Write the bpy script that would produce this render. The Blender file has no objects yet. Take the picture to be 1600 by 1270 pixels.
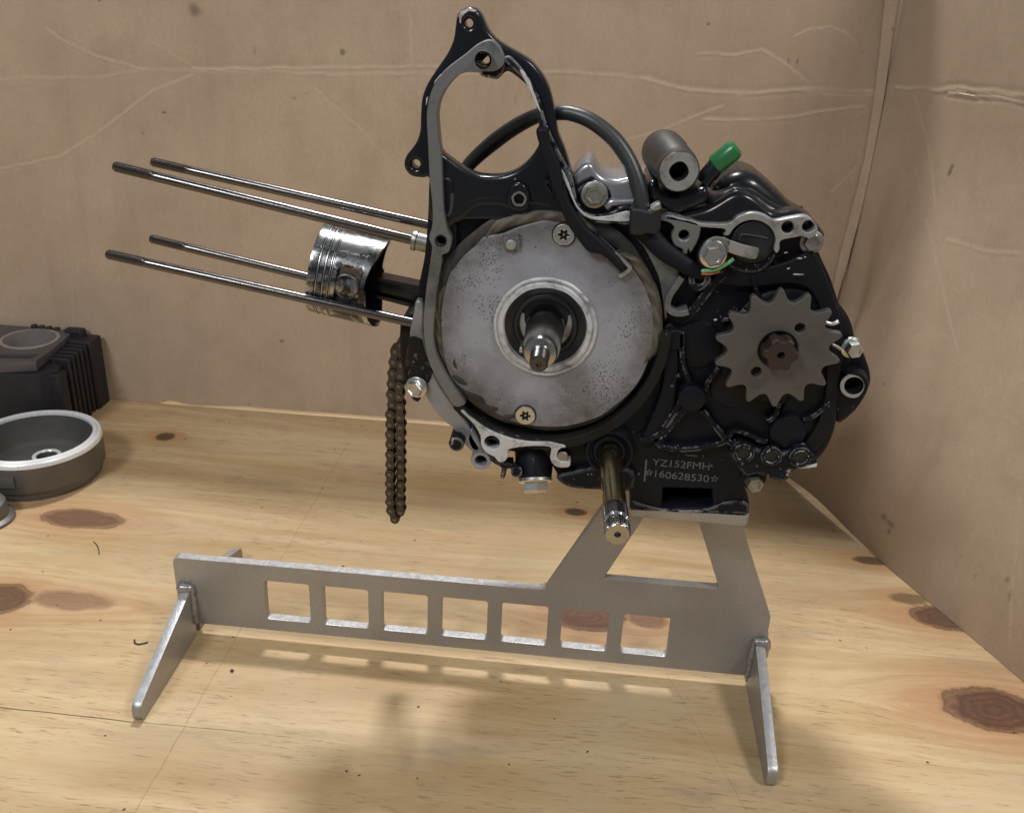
import bpy, bmesh, math, random
import numpy as np
from mathutils import Vector, Matrix, Euler
from mathutils.geometry import delaunay_2d_cdt

random.seed(7)
rng = np.random.default_rng(7)
SC = bpy.context.scene
COL = SC.collection
S = 0.001                                   # everything below is in millimetres

# ------------------------------------------------------------------ camera
FPX = 1500.0                                # focal length in photo pixels (photo 1600 x 1270)
CAM_ROT = (1.138309, -0.043797, 0.093561)
CAM_POS = (166.99, -471.38, 393.61)
cam_d = bpy.data.cameras.new('camera')
cam = bpy.data.objects.new('camera', cam_d); COL.objects.link(cam)
cam.location = [c * S for c in CAM_POS]; cam.rotation_euler = CAM_ROT
cam_d.sensor_fit = 'HORIZONTAL'; cam_d.sensor_width = 36.0; cam_d.lens = 36.0 * FPX / 1600.0
cam_d.clip_start = 0.01; cam_d.clip_end = 50
cam_d.dof.use_dof = True; cam_d.dof.focus_distance = 0.52; cam_d.dof.aperture_fstop = 30
SC.camera = cam
SC.render.engine = 'CYCLES'
cy = SC.cycles
cy.max_bounces = 6; cy.diffuse_bounces = 3; cy.glossy_bounces = 4; cy.transmission_bounces = 2

# ------------------------------------------------------------------ light
world = bpy.data.worlds.new('World'); SC.world = world; world.use_nodes = True
bg = world.node_tree.nodes['Background']
bg.inputs[0].default_value = (0.86, 0.92, 1.0, 1); bg.inputs[1].default_value = 0.19

def area(name, loc, target, sx, sy, power, col):
    l = bpy.data.lights.new(name, 'AREA'); l.shape = 'RECTANGLE'; l.size = sx; l.size_y = sy
    l.energy = power; l.color = col
    o = bpy.data.objects.new(name, l); COL.objects.link(o)
    o.location = loc
    o.rotation_euler = (Vector(target) - Vector(loc)).to_track_quat('-Z', 'Y').to_euler()
    return o
# workshop ceiling lamps: one overhead and a little behind, one up to the left in front, one up to the right in front
area('ceiling_lamp', (-0.05, 0.72, 1.75), (0.12, 0.0, 0.1), 0.21, 0.12, 27, (1.0, 0.98, 0.95))
area('ceiling_lamp_front', (-0.62, -1.25, 1.55), (0.0, 0.1, 0.1), 0.45, 0.3, 17, (0.97, 0.98, 1.0))
area('ceiling_lamp_right', (1.25, -0.75, 1.7), (0.1, 0.05, 0.1), 0.45, 0.3, 17, (1.0, 0.96, 0.9))
vs = SC.view_settings
vs.view_transform = 'Standard'; vs.look = 'None'; vs.gamma = 1; vs.exposure = 0.0; vs.use_curve_mapping = False

# ------------------------------------------------------------------ picture geometry helpers
_R = np.array(Euler(CAM_ROT).to_matrix()); _C = np.array(CAM_POS)
def ray(px, py): return _R @ np.array([(px - 800) / FPX, -(py - 635) / FPX, -1.0])
def aty(px, py, y):
    d = ray(px, py); return _C + d * ((y - _C[1]) / d[1])
def atz(px, py, z=0.0):
    d = ray(px, py); return _C + d * ((z - _C[2]) / d[2])
def pxmm(P): return FPX / -(((np.asarray(P) - _C) @ _R)[2])     # photo pixels per mm at a point
Z1 = (600, 0, 4.234); Z2 = (640, 280, 3.024); Z3 = (860, 150, 3.969); Z4 = (1040, 180, 3.969)
Z5 = (1020, 420, 3.342); Z6 = (640, 560, 3.97); Z7 = (900, 660, 4.0); ZB = (690, 640, 7.273)
ZL = (620, 480, 7.9375); ZC = (560, 470, 3.525); ZR = (1020, 360, 7.9375); ZP = (470, 340, 7.057)
def un(pts, z):
    return [(z[0] + p[0] / z[2], z[1] + p[1] / z[2]) + tuple(p[2:]) for p in pts]
def XZ(pts, y, z=None):
    if z: pts = un(pts, z)
    out = []
    for p in pts:
        q = aty(p[0], p[1], y); out.append((q[0], q[2]) + tuple(p[2:]))
    return out
def smooth(pts, n=4, closed=True):
    q = []
    for p in pts:
        q.append(np.array(p[:2], float))
        if len(p) > 2: q.append(np.array(p[:2], float))          # a doubled point is a corner
    out = []; m = len(q)
    for i in range(m if closed else m - 1):
        if closed: a, b, c, d = q[i - 1], q[i], q[(i + 1) % m], q[(i + 2) % m]
        else: a, b, c, d = q[max(i - 1, 0)], q[i], q[i + 1], q[min(i + 2, m - 1)]
        if np.allclose(b, c): continue
        for k in range(n):
            t = k / n
            out.append(0.5 * (2 * b + (c - a) * t + (2 * a - 5 * b + 4 * c - d) * t * t + (3 * b - a - 3 * c + d) * t ** 3))
    if not closed: out.append(q[-1])
    return [tuple(p) for p in out]
def circle(cx, cz, r, n=28, rz=None, ph=0):
    rz = rz or r
    return [(cx + r * math.cos(ph + 2 * math.pi * i / n), cz + rz * math.sin(ph + 2 * math.pi * i / n)) for i in range(n)]
def hole(px, py, rpx, y, z=None, n=24):
    if z: px, py = z[0] + px / z[2], z[1] + py / z[2]; rpx = rpx / z[2]
    P = aty(px, py, y); return circle(P[0], P[2], rpx / pxmm(P), n)

# ------------------------------------------------------------------ mesh helpers
def link(o, parent=None):
    COL.objects.link(o)
    if parent is not None:
        o.parent = parent
        o.matrix_parent_inverse = Matrix.Translation(-Vector(parent.location)) if parent.type == 'EMPTY' else Matrix.Identity(4)
    return o
def mesh_obj(name, verts, faces, mat, parent=None, smooth_angle=35, mm=True):
    me = bpy.data.meshes.new(name)
    v = np.asarray(verts, float) * (S if mm else 1)
    me.from_pydata([tuple(p) for p in v], [], faces)
    bm = bmesh.new(); bm.from_mesh(me)
    bmesh.ops.remove_doubles(bm, verts=bm.verts, dist=1e-6)
    bmesh.ops.recalc_face_normals(bm, faces=bm.faces)
    bm.to_mesh(me); bm.free()
    return finish(name, me, mat, parent, smooth_angle)
def finish(name, me, mat, parent, smooth_angle=35, caps=False):
    if smooth_angle:
        me.polygons.foreach_set('use_smooth', [True] * len(me.polygons))
        me.set_sharp_from_angle(angle=math.radians(smooth_angle))
        if caps:                                   # keep big flat end faces flat next to their rounded edges
            bm = bmesh.new(); bm.from_mesh(me)
            flat = [max(abs(c) for c in f.normal) > 0.9998 for f in bm.faces]
            bm.faces.index_update()
            for e in bm.edges:
                if len(e.link_faces) == 2 and flat[e.link_faces[0].index] != flat[e.link_faces[1].index]: e.smooth = False
            bm.to_mesh(me); bm.free()
    me.materials.clear()
    for m in (mat if isinstance(mat, (list, tuple)) else [mat]): me.materials.append(m)
    o = bpy.data.objects.new(name, me)
    return link(o, parent)
def _offset(lp, d):
    """move a closed loop to its left (into the material) by d, mitred with a limit"""
    p = np.array(lp); e = np.roll(p, -1, 0) - p
    L = np.maximum(np.hypot(e[:, 0], e[:, 1]), 1e-9)[:, None]; nrm = np.stack([-e[:, 1], e[:, 0]], 1) / L
    n0 = np.roll(nrm, 1, 0); b_ = n0 + nrm; bl = np.maximum((b_ ** 2).sum(1), 0.35)[:, None]
    return p + b_ * (2.0 * d / bl) 
def _inside(P, loops):
    c = np.zeros(len(P), bool)
    for lp in loops:
        q = np.array(lp); x0, y0 = q[:, 0], q[:, 1]; x1, y1 = np.roll(x0, -1), np.roll(y0, -1)
        for i, (x, y) in enumerate(P):
            k = ((y0 > y) != (y1 > y)); 
            if k.any():
                xi = x0[k] + (y - y0[k]) * (x1[k] - x0[k]) / (y1[k] - y0[k])
                if (xi > x).sum() % 2: c[i] = not c[i]
    return c
def prism_mesh(loops, y0, y1, bevel=0.5, res=2):
    """closed outlines in (x, z) mm, first outer then holes, extruded from y0 to y1 with rounded edges"""
    y0, y1 = min(y0, y1), max(y0, y1)
    bevel = min(bevel, (y1 - y0) / 2 * 0.98)
    LP = []
    for k, lp in enumerate(loops):
        q = [np.array(p[:2], float) for p in lp]
        q = [p for i, p in enumerate(q) if np.hypot(*(p - q[i - 1])) > 1e-4]
        q = np.array(q); A = 0.5 * np.sum(q[:, 0] * np.roll(q[:, 1], -1) - np.roll(q[:, 0], -1) * q[:, 1])
        if (A > 0) != (k == 0): q = q[::-1]
        LP.append(q)
    levels = [(bevel * (1 - math.sin(math.pi / 2 * i / res)), bevel * (1 - math.cos(math.pi / 2 * i / res))) for i in range(res + 1)]  # (inset, depth)
    rings = []
    for ins, dep in levels: rings.append((ins, y0 + dep))
    for ins, dep in levels[::-1]: rings.append((ins, y1 - dep))
    V = []; F = []
    start = []
    for ins, yy in rings:
        st = []
        for lp in LP:
            st.append(len(V)); o = _offset(lp, ins)
            V += [(p[0], yy, p[1]) for p in o]
        start.append(st)
    for r in range(len(rings) - 1):
        for li, lp in enumerate(LP):
            n = len(lp); a, b = start[r][li], start[r + 1][li]
            for i in range(n): j = (i + 1) % n; F.append((a + i, b + i, b + j, a + j))
    flat = []; edges = []
    for lp in LP:
        o = _offset(lp, bevel); n0 = len(flat); n = len(o)
        flat += [Vector((p[0], p[1])) for p in o]; edges += [(n0 + i, n0 + (i + 1) % n) for i in range(n)]
    cv, ce, cf, ov, oe, of = delaunay_2d_cdt(flat, edges, [], 0, 1e-5)
    cf = [f for f in cf if len(f) == 3]
    cen = [((cv[f[0]] + cv[f[1]] + cv[f[2]]) / 3) for f in cf]
    keep = _inside([(c.x, c.y) for c in cen], LP) & _inside([(c.x, c.y) for c in cen], [[(v.x, v.y) for v in flat[s_:s_ + len(l_)]] for s_, l_ in zip(np.cumsum([0] + [len(l) for l in LP[:-1]]), LP)])
    for yy, flip in ((y0, False), (y1, True)):
        n0 = len(V); V += [(v.x, yy, v.y) for v in cv]
        for f, kp in zip(cf, keep):
            if kp: F.append(tuple(n0 + i for i in (f[::-1] if flip else f)))
    me = bpy.data.meshes.new('prism'); me.from_pydata([tuple(c * S for c in v) for v in V], [], F)
    bm = bmesh.new(); bm.from_mesh(me)
    bmesh.ops.remove_doubles(bm, verts=bm.verts, dist=2e-6)
    bmesh.ops.recalc_face_normals(bm, faces=bm.faces); bm.to_mesh(me); bm.free()
    return me
def prism(name, loops, y0, y1, mat, parent=None, bevel=0.5, res=2):
    return finish(name, prism_mesh(loops, y0, y1, bevel, res), mat, parent, caps=True)
def frame_of(axis):
    a = Vector(axis).normalized(); u = a.orthogonal().normalized()
    if abs(a.y) > 0.9: u = (Vector((1, 0, 0)) - a * a.x).normalized()
    return a, u, a.cross(u)
def lathe_data(origin, axis, prof, seg=32, mod=None):
    a, u, w = frame_of(axis); O = Vector(origin)
    V = []; F = []
    for (r, t) in prof:
        for k in range(seg):
            an = 2 * math.pi * k / seg
            rr = r * (mod(an, r, t) if mod else 1)
            V.append(O + a * t + u * (rr * math.cos(an)) + w * (rr * math.sin(an)))
    for i in range(len(prof) - 1):
        for k in range(seg):
            k2 = (k + 1) % seg
            F.append((i * seg + k, i * seg + k2, (i + 1) * seg + k2, (i + 1) * seg + k))
    return V, F
def lathe(name, origin, axis, prof, mat, parent=None, seg=32, mod=None, ang=35):
    V, F = lathe_data(origin, axis, prof, seg, mod)
    return mesh_obj(name, V, F, mat, parent, ang)
def merge(*vf):
    V = []; F = []
    for v, f in vf:
        n = len(V); V += list(v); F += [tuple(i + n for i in g) for g in f]
    return V, F
def tube_data(pts, rad, seg=12, flat=None, cap=True):
    """sweep; rad a number or list; flat=(direction, factor) squashes the section along a direction"""
    P = [Vector(p) for p in pts]; n = len(P)
    R = rad if isinstance(rad, (list, tuple, np.ndarray)) else [rad] * n
    V = []; F = []; u = None
    for i in range(n):
        t = (P[min(i + 1, n - 1)] - P[max(i - 1, 0)]).normalized()
        if u is None:
            u = t.orthogonal().normalized()
        u = (u - t * u.dot(t)).normalized(); w = t.cross(u)
        for k in range(seg):
            an = 2 * math.pi * k / seg
            d = (u * math.cos(an) + w * math.sin(an)) * R[i]
            if flat: fd = Vector(flat[0]); d = d - fd * d.dot(fd) * (1 - flat[1])
            V.append(P[i] + d)
    for i in range(n - 1):
        for k in range(seg):
            k2 = (k + 1) % seg
            F.append((i * seg + k, i * seg + k2, (i + 1) * seg + k2, (i + 1) * seg + k))
    if cap:
        F.append(tuple(range(seg))); F.append(tuple((n - 1) * seg + k for k in range(seg)))
    return V, F
def smooth3(pts, n=6):
    q = [np.array(p, float) for p in pts]; out = []; m = len(q)
    for i in range(m - 1):
        a, b, c, d = q[max(i - 1, 0)], q[i], q[i + 1], q[min(i + 2, m - 1)]
        for k in range(n):
            t = k / n
            out.append(0.5 * (2 * b + (c - a) * t + (2 * a - 5 * b + 4 * c - d) * t * t + (3 * b - a - 3 * c + d) * t ** 3))
    out.append(q[-1]); return out
def tube(name, pts, rad, mat, parent=None, seg=12, flat=None, n=6):
    p = smooth3(pts, n)
    if isinstance(rad, (list, tuple)):
        rad = list(np.interp(np.linspace(0, len(rad) - 1, len(p)), range(len(rad)), rad))
    V, F = tube_data(p, rad, seg, flat)
    return mesh_obj(name, V, F, mat, parent, 50)
def rib_outline(pts, width):
    p = [np.array(q[:2], float) for q in pts]; n = len(p); L = []; Rr = []
    for i in range(n):
        t = p[min(i + 1, n - 1)] - p[max(i - 1, 0)]; t /= np.linalg.norm(t); nn = np.array([-t[1], t[0]]) * width / 2
        L.append(tuple(p[i] + nn)); Rr.append(tuple(p[i] - nn))
    return L + Rr[::-1]
def hexbolt(name, origin, axis, r, h, mat, parent, flange=True, dish=True, rot=0.2):
    """hex head with flange; origin at the seat, head grows along axis"""
    vf = []
    t0 = 0
    if flange:
        vf.append(lathe_data(origin, axis, [(0, 0), (r * 1.42, 0), (r * 1.45, h * 0.10), (r * 1.38, h * 0.2), (r * 1.1, h * 0.3), (0, h * 0.3)], 28))
        t0 = h * 0.25
    a, u, w = frame_of(axis); O = Vector(origin)
    V = []; F = []
    def hexring(rr, t, n=6, ph=rot):
        return [O + a * t + u * (rr * math.cos(ph + math.pi * 2 * k / n)) + w * (rr * math.sin(ph + math.pi * 2 * k / n)) for k in range(n)]
    V += hexring(r * 1.1, t0) + hexring(r * 1.1, h * 0.86) + hexring(r * 0.96, h)
    for i in (0, 1):
        for k in range(6): F.append((i * 6 + k, i * 6 + (k + 1) % 6, (i + 1) * 6 + (k + 1) % 6, (i + 1) * 6 + k))
    if dish:
        V += hexring(r * 0.72, h); V += hexring(r * 0.6, h * 0.9)
        for i in (2, 3):
            for k in range(6): F.append((i * 6 + k, i * 6 + (k + 1) % 6, (i + 1) * 6 + (k + 1) % 6, (i + 1) * 6 + k))
        F.append(tuple(range(24, 30)))
    else: F.append(tuple(range(12, 18)))
    vf.append((V, F))
    V, F = merge(*vf)
    return mesh_obj(name, V, F, mat, parent, 30)
def empty(name, loc):
    o = bpy.data.objects.new(name, None); COL.objects.link(o); o.location = Vector(loc) * S
    o.empty_display_size = 0.02; return o
def tag(o, label=None, cat=None, group=None, kind=None):
    if label: o['label'] = label
    if cat: o['category'] = cat
    if group: o['group'] = group
    if kind: o['kind'] = kind
    return o

# ------------------------------------------------------------------ materials
class NT:
    def __init__(self, name):
        self.m = bpy.data.materials.new(name); self.m.use_nodes = True
        self.t = self.m.node_tree; self.b = self.t.nodes['Principled BSDF']
        self.co = self.t.nodes.new('ShaderNodeTexCoord').outputs['Object']
    def node(self, typ, **kw):
        n = self.t.nodes.new(typ)
        for k, v in kw.items(): setattr(n, k, v)
        return n
    def set(self, sock, v):
        if isinstance(v, bpy.types.NodeSocket): self.t.links.new(v, sock)
        elif isinstance(v, (tuple, list)) and len(v) == 3 and sock.type == 'RGBA': sock.default_value = (*v, 1)
        else: sock.default_value = v
    def math(self, op, a, b=0.0, c=None, clamp=False):
        n = self.node('ShaderNodeMath', operation=op, use_clamp=clamp)
        self.set(n.inputs[0], a); self.set(n.inputs[1], b)
        if c is not None: self.set(n.inputs[2], c)
        return n.outputs[0]
    def map(self, scale=(1, 1, 1), loc=(0, 0, 0), rot=(0, 0, 0), v=None):
        n = self.node('ShaderNodeMapping'); self.set(n.inputs[0], v or self.co)
        n.inputs['Location'].default_value = loc; n.inputs['Rotation'].default_value = rot; n.inputs['Scale'].default_value = scale
        return n.outputs[0]
    def noise(self, scale, detail=4, rough=0.55, v=None, dist=0.0):
        n = self.node('ShaderNodeTexNoise'); self.set(n.inputs['Vector'], v or self.co)
        n.inputs['Scale'].default_value = scale; n.inputs['Detail'].default_value = detail
        n.inputs['Roughness'].default_value = rough; n.inputs['Distortion'].default_value = dist
        return n.outputs[0]
    def voronoi(self, scale, v=None, rand=1.0):
        n = self.node('ShaderNodeTexVoronoi'); self.set(n.inputs['Vector'], v or self.co)
        n.inputs['Scale'].default_value = scale; n.inputs['Randomness'].default_value = rand
        return n
    def ramp(self, x, a, b, lo=0.0, hi=1.0):
        n = self.node('ShaderNodeMapRange', interpolation_type='SMOOTHSTEP'); self.set(n.inputs[0], x)
        n.inputs[1].default_value = a; n.inputs[2].default_value = b; n.inputs[3].default_value = lo; n.inputs[4].default_value = hi
        return n.outputs[0]
    def mix(self, f, a, b):
        n = self.node('ShaderNodeMix', data_type='RGBA'); self.set(n.inputs[0], f); self.set(n.inputs[6], a); self.set(n.inputs[7], b)
        return n.outputs[2]
    def mul(self, a, f):
        n = self.node('ShaderNodeMix', data_type='RGBA', blend_type='MULTIPLY'); n.inputs[0].default_value = 1
        self.set(n.inputs[6], a); self.set(n.inputs[7], f); return n.outputs[2]
    def bump(self, h, strength=0.3, dist=0.001):
        n = self.node('ShaderNodeBump'); self.set(n.inputs['Height'], h); n.inputs['Strength'].default_value = strength
        n.inputs['Distance'].default_value = dist; self.t.links.new(n.outputs[0], self.b.inputs['Normal']); return n
    def out(self, color=None, metallic=None, rough=None, spec=None, coat=None):
        if color is not None: self.set(self.b.inputs['Base Color'], color)
        if metallic is not None: self.set(self.b.inputs['Metallic'], metallic)
        if rough is not None: self.set(self.b.inputs['Roughness'], rough)
        if spec is not None: self.set(self.b.inputs['Specular IOR Level'], spec)
        if coat is not None: self.set(self.b.inputs['Coat Weight'], coat); self.b.inputs['Coat Roughness'].default_value = 0.12
        return self.m
    def edge(self, radius=0.0012):
        bv = self.node('ShaderNodeBevel', samples=2); bv.inputs['Radius'].default_value = radius
        g = self.node('ShaderNodeNewGeometry')
        d = self.node('ShaderNodeVectorMath', operation='DOT_PRODUCT')
        self.t.links.new(bv.outputs[0], d.inputs[0]); self.t.links.new(g.outputs['Normal'], d.inputs[1])
        return self.math('SUBTRACT', 1.0, d.outputs['Value'])

def paint(name, base=(0.009, 0.010, 0.013), rough=0.3, chips=0.0, edge=0.0, coat=0.0, bare=(0.42, 0.42, 0.43), cut=0.60, spec=0.18, texture=0.34):
    n = NT(name)
    big = n.noise(38, 3); fine = n.noise(420, 5, 0.65)
    dust = n.ramp(n.noise(90, 6, 0.7), 0.5, 0.8)
    col = n.mix(n.math('MULTIPLY', dust, 0.35), base, tuple(c * 1.6 + 0.004 for c in base))
    r = n.math('ADD', rough - 0.06, n.math('MULTIPLY', n.noise(60, 6, 0.75), 0.30))
    mask = None
    if chips:
        c1 = n.ramp(n.noise(260, 6, 0.7), cut, cut + 0.03)
        mask = n.math('MULTIPLY', c1, n.ramp(big, 0.62 - chips * 0.3, 0.70 - chips * 0.3))
    if edge:
        e = n.math('MULTIPLY', n.ramp(n.edge(), 0.03, 0.10), n.ramp(n.noise(170, 5, 0.7), 0.60 - edge * 0.3, 0.64 - edge * 0.3))
        mask = n.math('MAXIMUM', mask, e) if mask is not None else e
    if mask is not None:
        col = n.mix(mask, col, bare); n.out(metallic=n.math('MULTIPLY', mask, 0.7))
        r = n.math('ADD', r, n.math('MULTIPLY', mask, 0.1))
    n.bump(n.noise(650, 4, 0.7), texture, 0.0005)
    return n.out(col, rough=r, coat=coat, spec=spec)
def metal(name, base, rough=0.35, metallic=1.0, vary=0.25, dark=(0.05, 0.045, 0.04), grime=0.3, scale=90, bump=0.1):
    n = NT(name)
    g = n.ramp(n.noise(scale, 6, 0.7), 0.45, 0.75)
    f = n.noise(scale * 6, 4, 0.6)
    col = n.mix(n.math('MULTIPLY', g, grime), base, dark)
    col = n.mix(n.math('MULTIPLY', f, vary), col, tuple(c * 0.55 for c in base))
    r = n.math('ADD', rough - 0.08, n.math('MULTIPLY', n.noise(scale * 2, 5, 0.7), 0.18))
    n.bump(f, bump, 0.0004)
    return n.out(col, metallic, r)

M = {}
M['black'] = paint('black_engine_paint', base=(0.0055, 0.0066, 0.0105), rough=0.32, chips=0.42, cut=0.665)
M['black_gloss'] = paint('gloss_black_paint', base=(0.007, 0.008, 0.011), rough=0.2, coat=0.35, chips=0.4, cut=0.66, texture=0.07)
M['black_worn'] = paint('worn_black_paint', base=(0.0055, 0.0066, 0.0105), rough=0.36, chips=0.9, edge=0.5, cut=0.62)
M['black_rib'] = paint('rib_black_paint', base=(0.0055, 0.0066, 0.0105), rough=0.38, chips=0.6, edge=0.34, cut=0.64, bare=(0.34, 0.34, 0.35))
M['black_chip'] = paint('chipped_bore_edge', base=(0.0055, 0.0066, 0.0105), rough=0.38, chips=1.2, cut=0.55)
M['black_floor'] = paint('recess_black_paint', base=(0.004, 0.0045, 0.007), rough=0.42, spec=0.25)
M['black_goop'] = paint('oily_black', base=(0.012, 0.011, 0.010), rough=0.5, chips=0.5, bare=(0.16, 0.15, 0.14))
M['case_sheen'] = metal('grey_case_sheen', (0.34, 0.35, 0.38), 0.3, 0.75, 0.15, grime=0.25)  # grey colour stands in for bright reflections on gloss black paint
M['cast'] = metal('cast_aluminium', (0.34, 0.345, 0.37), 0.48, 0.55, 0.2, (0.02, 0.02, 0.02), 0.7, 70)
M['gasket'] = metal('machined_gasket_face', (0.20, 0.205, 0.205), 0.45, 0.55, 0.3, (0.04, 0.04, 0.038), 0.75, 60)
M['gasket_light'] = metal('light_machined_face', (0.42, 0.42, 0.42), 0.42, 0.7, 0.3, (0.05, 0.05, 0.05), 0.85, 110)
M['bare'] = metal('bare_chipped_aluminium', (0.56, 0.565, 0.58), 0.5, 0.25, 0.2, (0.03, 0.03, 0.03), 0.85, 130)
M['steel'] = metal('bright_steel', (0.62, 0.61, 0.58), 0.24, 1.0, 0.2, grime=0.2)
M['zinc'] = metal('zinc_bolt', (0.62, 0.63, 0.6), 0.28, 1.0, 0.15, grime=0.15)
M['old_bolt'] = metal('old_bolt', (0.34, 0.33, 0.3), 0.4, 0.9, 0.3, grime=0.5, scale=200)
M['stud'] = metal('oily_steel_stud', (0.15, 0.14, 0.135), 0.22, 1.0, 0.3, grime=0.3, scale=120)
M['shaft'] = metal('ground_shaft', (0.45, 0.44, 0.42), 0.22, 1.0, 0.2, grime=0.3)
M['kick'] = metal('oily_kick_shaft', (0.44, 0.38, 0.22), 0.24, 1.0, 0.2, (0.06, 0.05, 0.03), 0.35)
M['sprocket'] = metal('dark_sprocket_steel', (0.125, 0.12, 0.114), 0.5, 0.6, 0.2, grime=0.35, scale=60)
M['rust'] = metal('rusty_shaft', (0.05, 0.034, 0.029), 0.6, 0.45, 0.4, (0.03, 0.015, 0.01), 0.6, 200)
M['chain'] = metal('oily_chain', (0.088, 0.077, 0.067), 0.38, 0.7, 0.3, (0.02, 0.016, 0.012), 0.5, 200)
M['chain_pin'] = metal('chain_pin', (0.22, 0.18, 0.14), 0.35, 0.9, 0.2)
M['rubber'] = metal('black_rubber', (0.008, 0.009, 0.012), 0.5, 0.0, 0.2, (0.03, 0.03, 0.03), 0.2)
M['cable'] = metal('black_cable', (0.022, 0.026, 0.028), 0.38, 0.0, 0.1, (0.05, 0.05, 0.05), 0.2)
M['sleeve'] = metal('black_sleeve', (0.006, 0.007, 0.011), 0.6, 0.0, 0.2, (0.012, 0.012, 0.012), 0.2)
M['sleeve'].node_tree.nodes['Principled BSDF'].inputs['Specular IOR Level'].default_value = 0.2
M['seal'] = metal('black_seal', (0.008, 0.009, 0.011), 0.45, 0.0, 0.1, grime=0.0)
M['dark'] = metal('dark_bore', (0.012, 0.012, 0.012), 0.6, 0.3, 0.2)
M['green_cap'] = metal('green_vinyl', (0.018, 0.135, 0.042), 0.28, 0.0, 0.1, (0.01, 0.1, 0.03), 0.2)
M['green_wire'] = metal('green_wire', (0.16, 0.42, 0.22), 0.4, 0.0, 0.05, grime=0.1)
M['orange_wire'] = metal('orange_wire', (0.5, 0.14, 0.06), 0.4, 0.0, 0.05, grime=0.1)
M['red_sealant'] = metal('red_sealant', (0.30, 0.035, 0.02), 0.45, 0.0, 0.1, grime=0.2)
M['white'] = metal('white_plastic', (0.72, 0.70, 0.62), 0.5, 0.0, 0.05, grime=0.1)
M['goop_brown'] = metal('brown_grease_band', (0.10, 0.085, 0.062), 0.55, 0.0, 0.5, (0.018, 0.014, 0.011), 0.8, 150, 0.5)
M['goop_dark'] = metal('dark_grease_band', (0.035, 0.031, 0.027), 0.55, 0.0, 0.5, (0.006, 0.005, 0.005), 0.8, 150, 0.6)
M['tube_grey'] = metal('worn_tube_paint', (0.034, 0.030, 0.027), 0.42, 0.0, 0.3, (0.02, 0.02, 0.02), 0.5)
M['text'] = metal('stamped_number', (0.125, 0.13, 0.12), 0.6, 0.2, 0.5, (0.01, 0.01, 0.012), 0.9, 420)
M['barrel'] = metal('matt_black_barrel', (0.013, 0.012, 0.016), 0.5, 0.1, 0.2, (0.04, 0.035, 0.035), 0.3)
M['barrel_face'] = metal('barrel_gasket_face', (0.115, 0.10, 0.105), 0.5, 0.4, 0.2)
M['liner'] = metal('steel_liner', (0.5, 0.46, 0.45), 0.4, 0.7, 0.2)
M['fly_body'] = metal('grey_flywheel_steel', (0.15, 0.145, 0.135), 0.42, 0.5, 0.15, (0.06, 0.055, 0.05), 0.25)
M['fly_rim'] = metal('turned_flywheel_rim', (0.86, 0.88, 0.90), 0.28, 0.3, 0.1, grime=0.1)

def piston_mat():
    n = NT('scuffed_piston')
    v = n.map(scale=(14, 60, 120), rot=(0, math.radians(9.4), 0))
    s = n.noise(1.0, 7, 0.75, v=v, dist=0.6)
    blot = n.noise(75, 6, 0.7, dist=0.8)
    col = n.mix(n.ramp(blot, 0.40, 0.56), (0.44, 0.45, 0.46), (0.05, 0.048, 0.046))
    col = n.mix(n.ramp(s, 0.5, 0.75), col, (0.58, 0.60, 0.62))
    n.bump(s, 0.12, 0.0004)
    return n.out(col, 1.0, n.ramp(blot, 0.3, 0.7, 0.16, 0.36))
M['piston'] = piston_mat()
M['ring'] = metal('piston_ring', (0.42, 0.41, 0.40), 0.26, 1.0, 0.2, grime=0.3)
def stator_mat():
    n = NT('speckled_stator_plate')
    big = n.noise(28, 5, 0.6)
    col = n.mix(n.ramp(big, 0.4, 0.7), (0.32, 0.33, 0.375), (0.225, 0.23, 0.26))
    smear = n.ramp(n.noise(1.0, 6, 0.7, v=n.map(scale=(60, 60, 35))), 0.58, 0.80)
    col = n.mix(n.math('MULTIPLY', smear, 0.55), col, (0.10, 0.10, 0.095))
    den = n.ramp(n.noise(45, 3), 0.40, 0.62, 0.0, 1.0)
    vo = n.voronoi(800); thr = n.math('MULTIPLY', n.math('POWER', den, 1.5), 0.24)
    spk = n.math('LESS_THAN', vo.outputs['Distance'], n.math('ADD', thr, 0.075))
    vo2 = n.voronoi(140); blob = n.math('LESS_THAN', n.math('ADD', vo2.outputs['Distance'], n.math('MULTIPLY', n.noise(500, 3), 0.30)), 0.215)
    col = n.mix(n.math('MULTIPLY', spk, 0.8), col, (0.012, 0.012, 0.013))
    col = n.mix(n.math('MULTIPLY', blob, 0.92), col, (0.012, 0.012, 0.013))
    g_ = n.node('ShaderNodeVectorMath', operation='DISTANCE'); n.t.links.new(n.co, g_.inputs[0]); g_.inputs[1].default_value = [c * S for c in aty(853, 508, -39.5)]
    rimd = n.math('MULTIPLY', n.ramp(n.math('ADD', g_.outputs['Value'], n.math('MULTIPLY', n.noise(60, 5, 0.7), 0.020)), 0.044, 0.062), n.ramp(n.noise(40, 5, 0.7), 0.3, 0.6, 0.25, 0.85))
    col = n.mix(rimd, col, (0.095, 0.087, 0.078))
    cir = n.noise(1.0, 4, 0.7, v=n.map(scale=(220, 220, 160)))
    col = n.mix(n.math('MULTIPLY', n.ramp(cir, 0.5, 0.8), 0.3), col, (0.16, 0.16, 0.17))
    scr = n.ramp(n.noise(1.0, 5, 0.7, v=n.map(scale=(900, 900, 60), rot=(0, 0.6, 0))), 0.72, 0.78)
    col = n.mix(n.math('MULTIPLY', scr, 0.4), col, (0.5, 0.5, 0.5))
    n.bump(n.noise(160, 5), 0.12, 0.0006)
    return n.out(col, 0.25, n.ramp(big, 0.3, 0.7, 0.36, 0.5))
M['stator'] = stator_mat()
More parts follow.
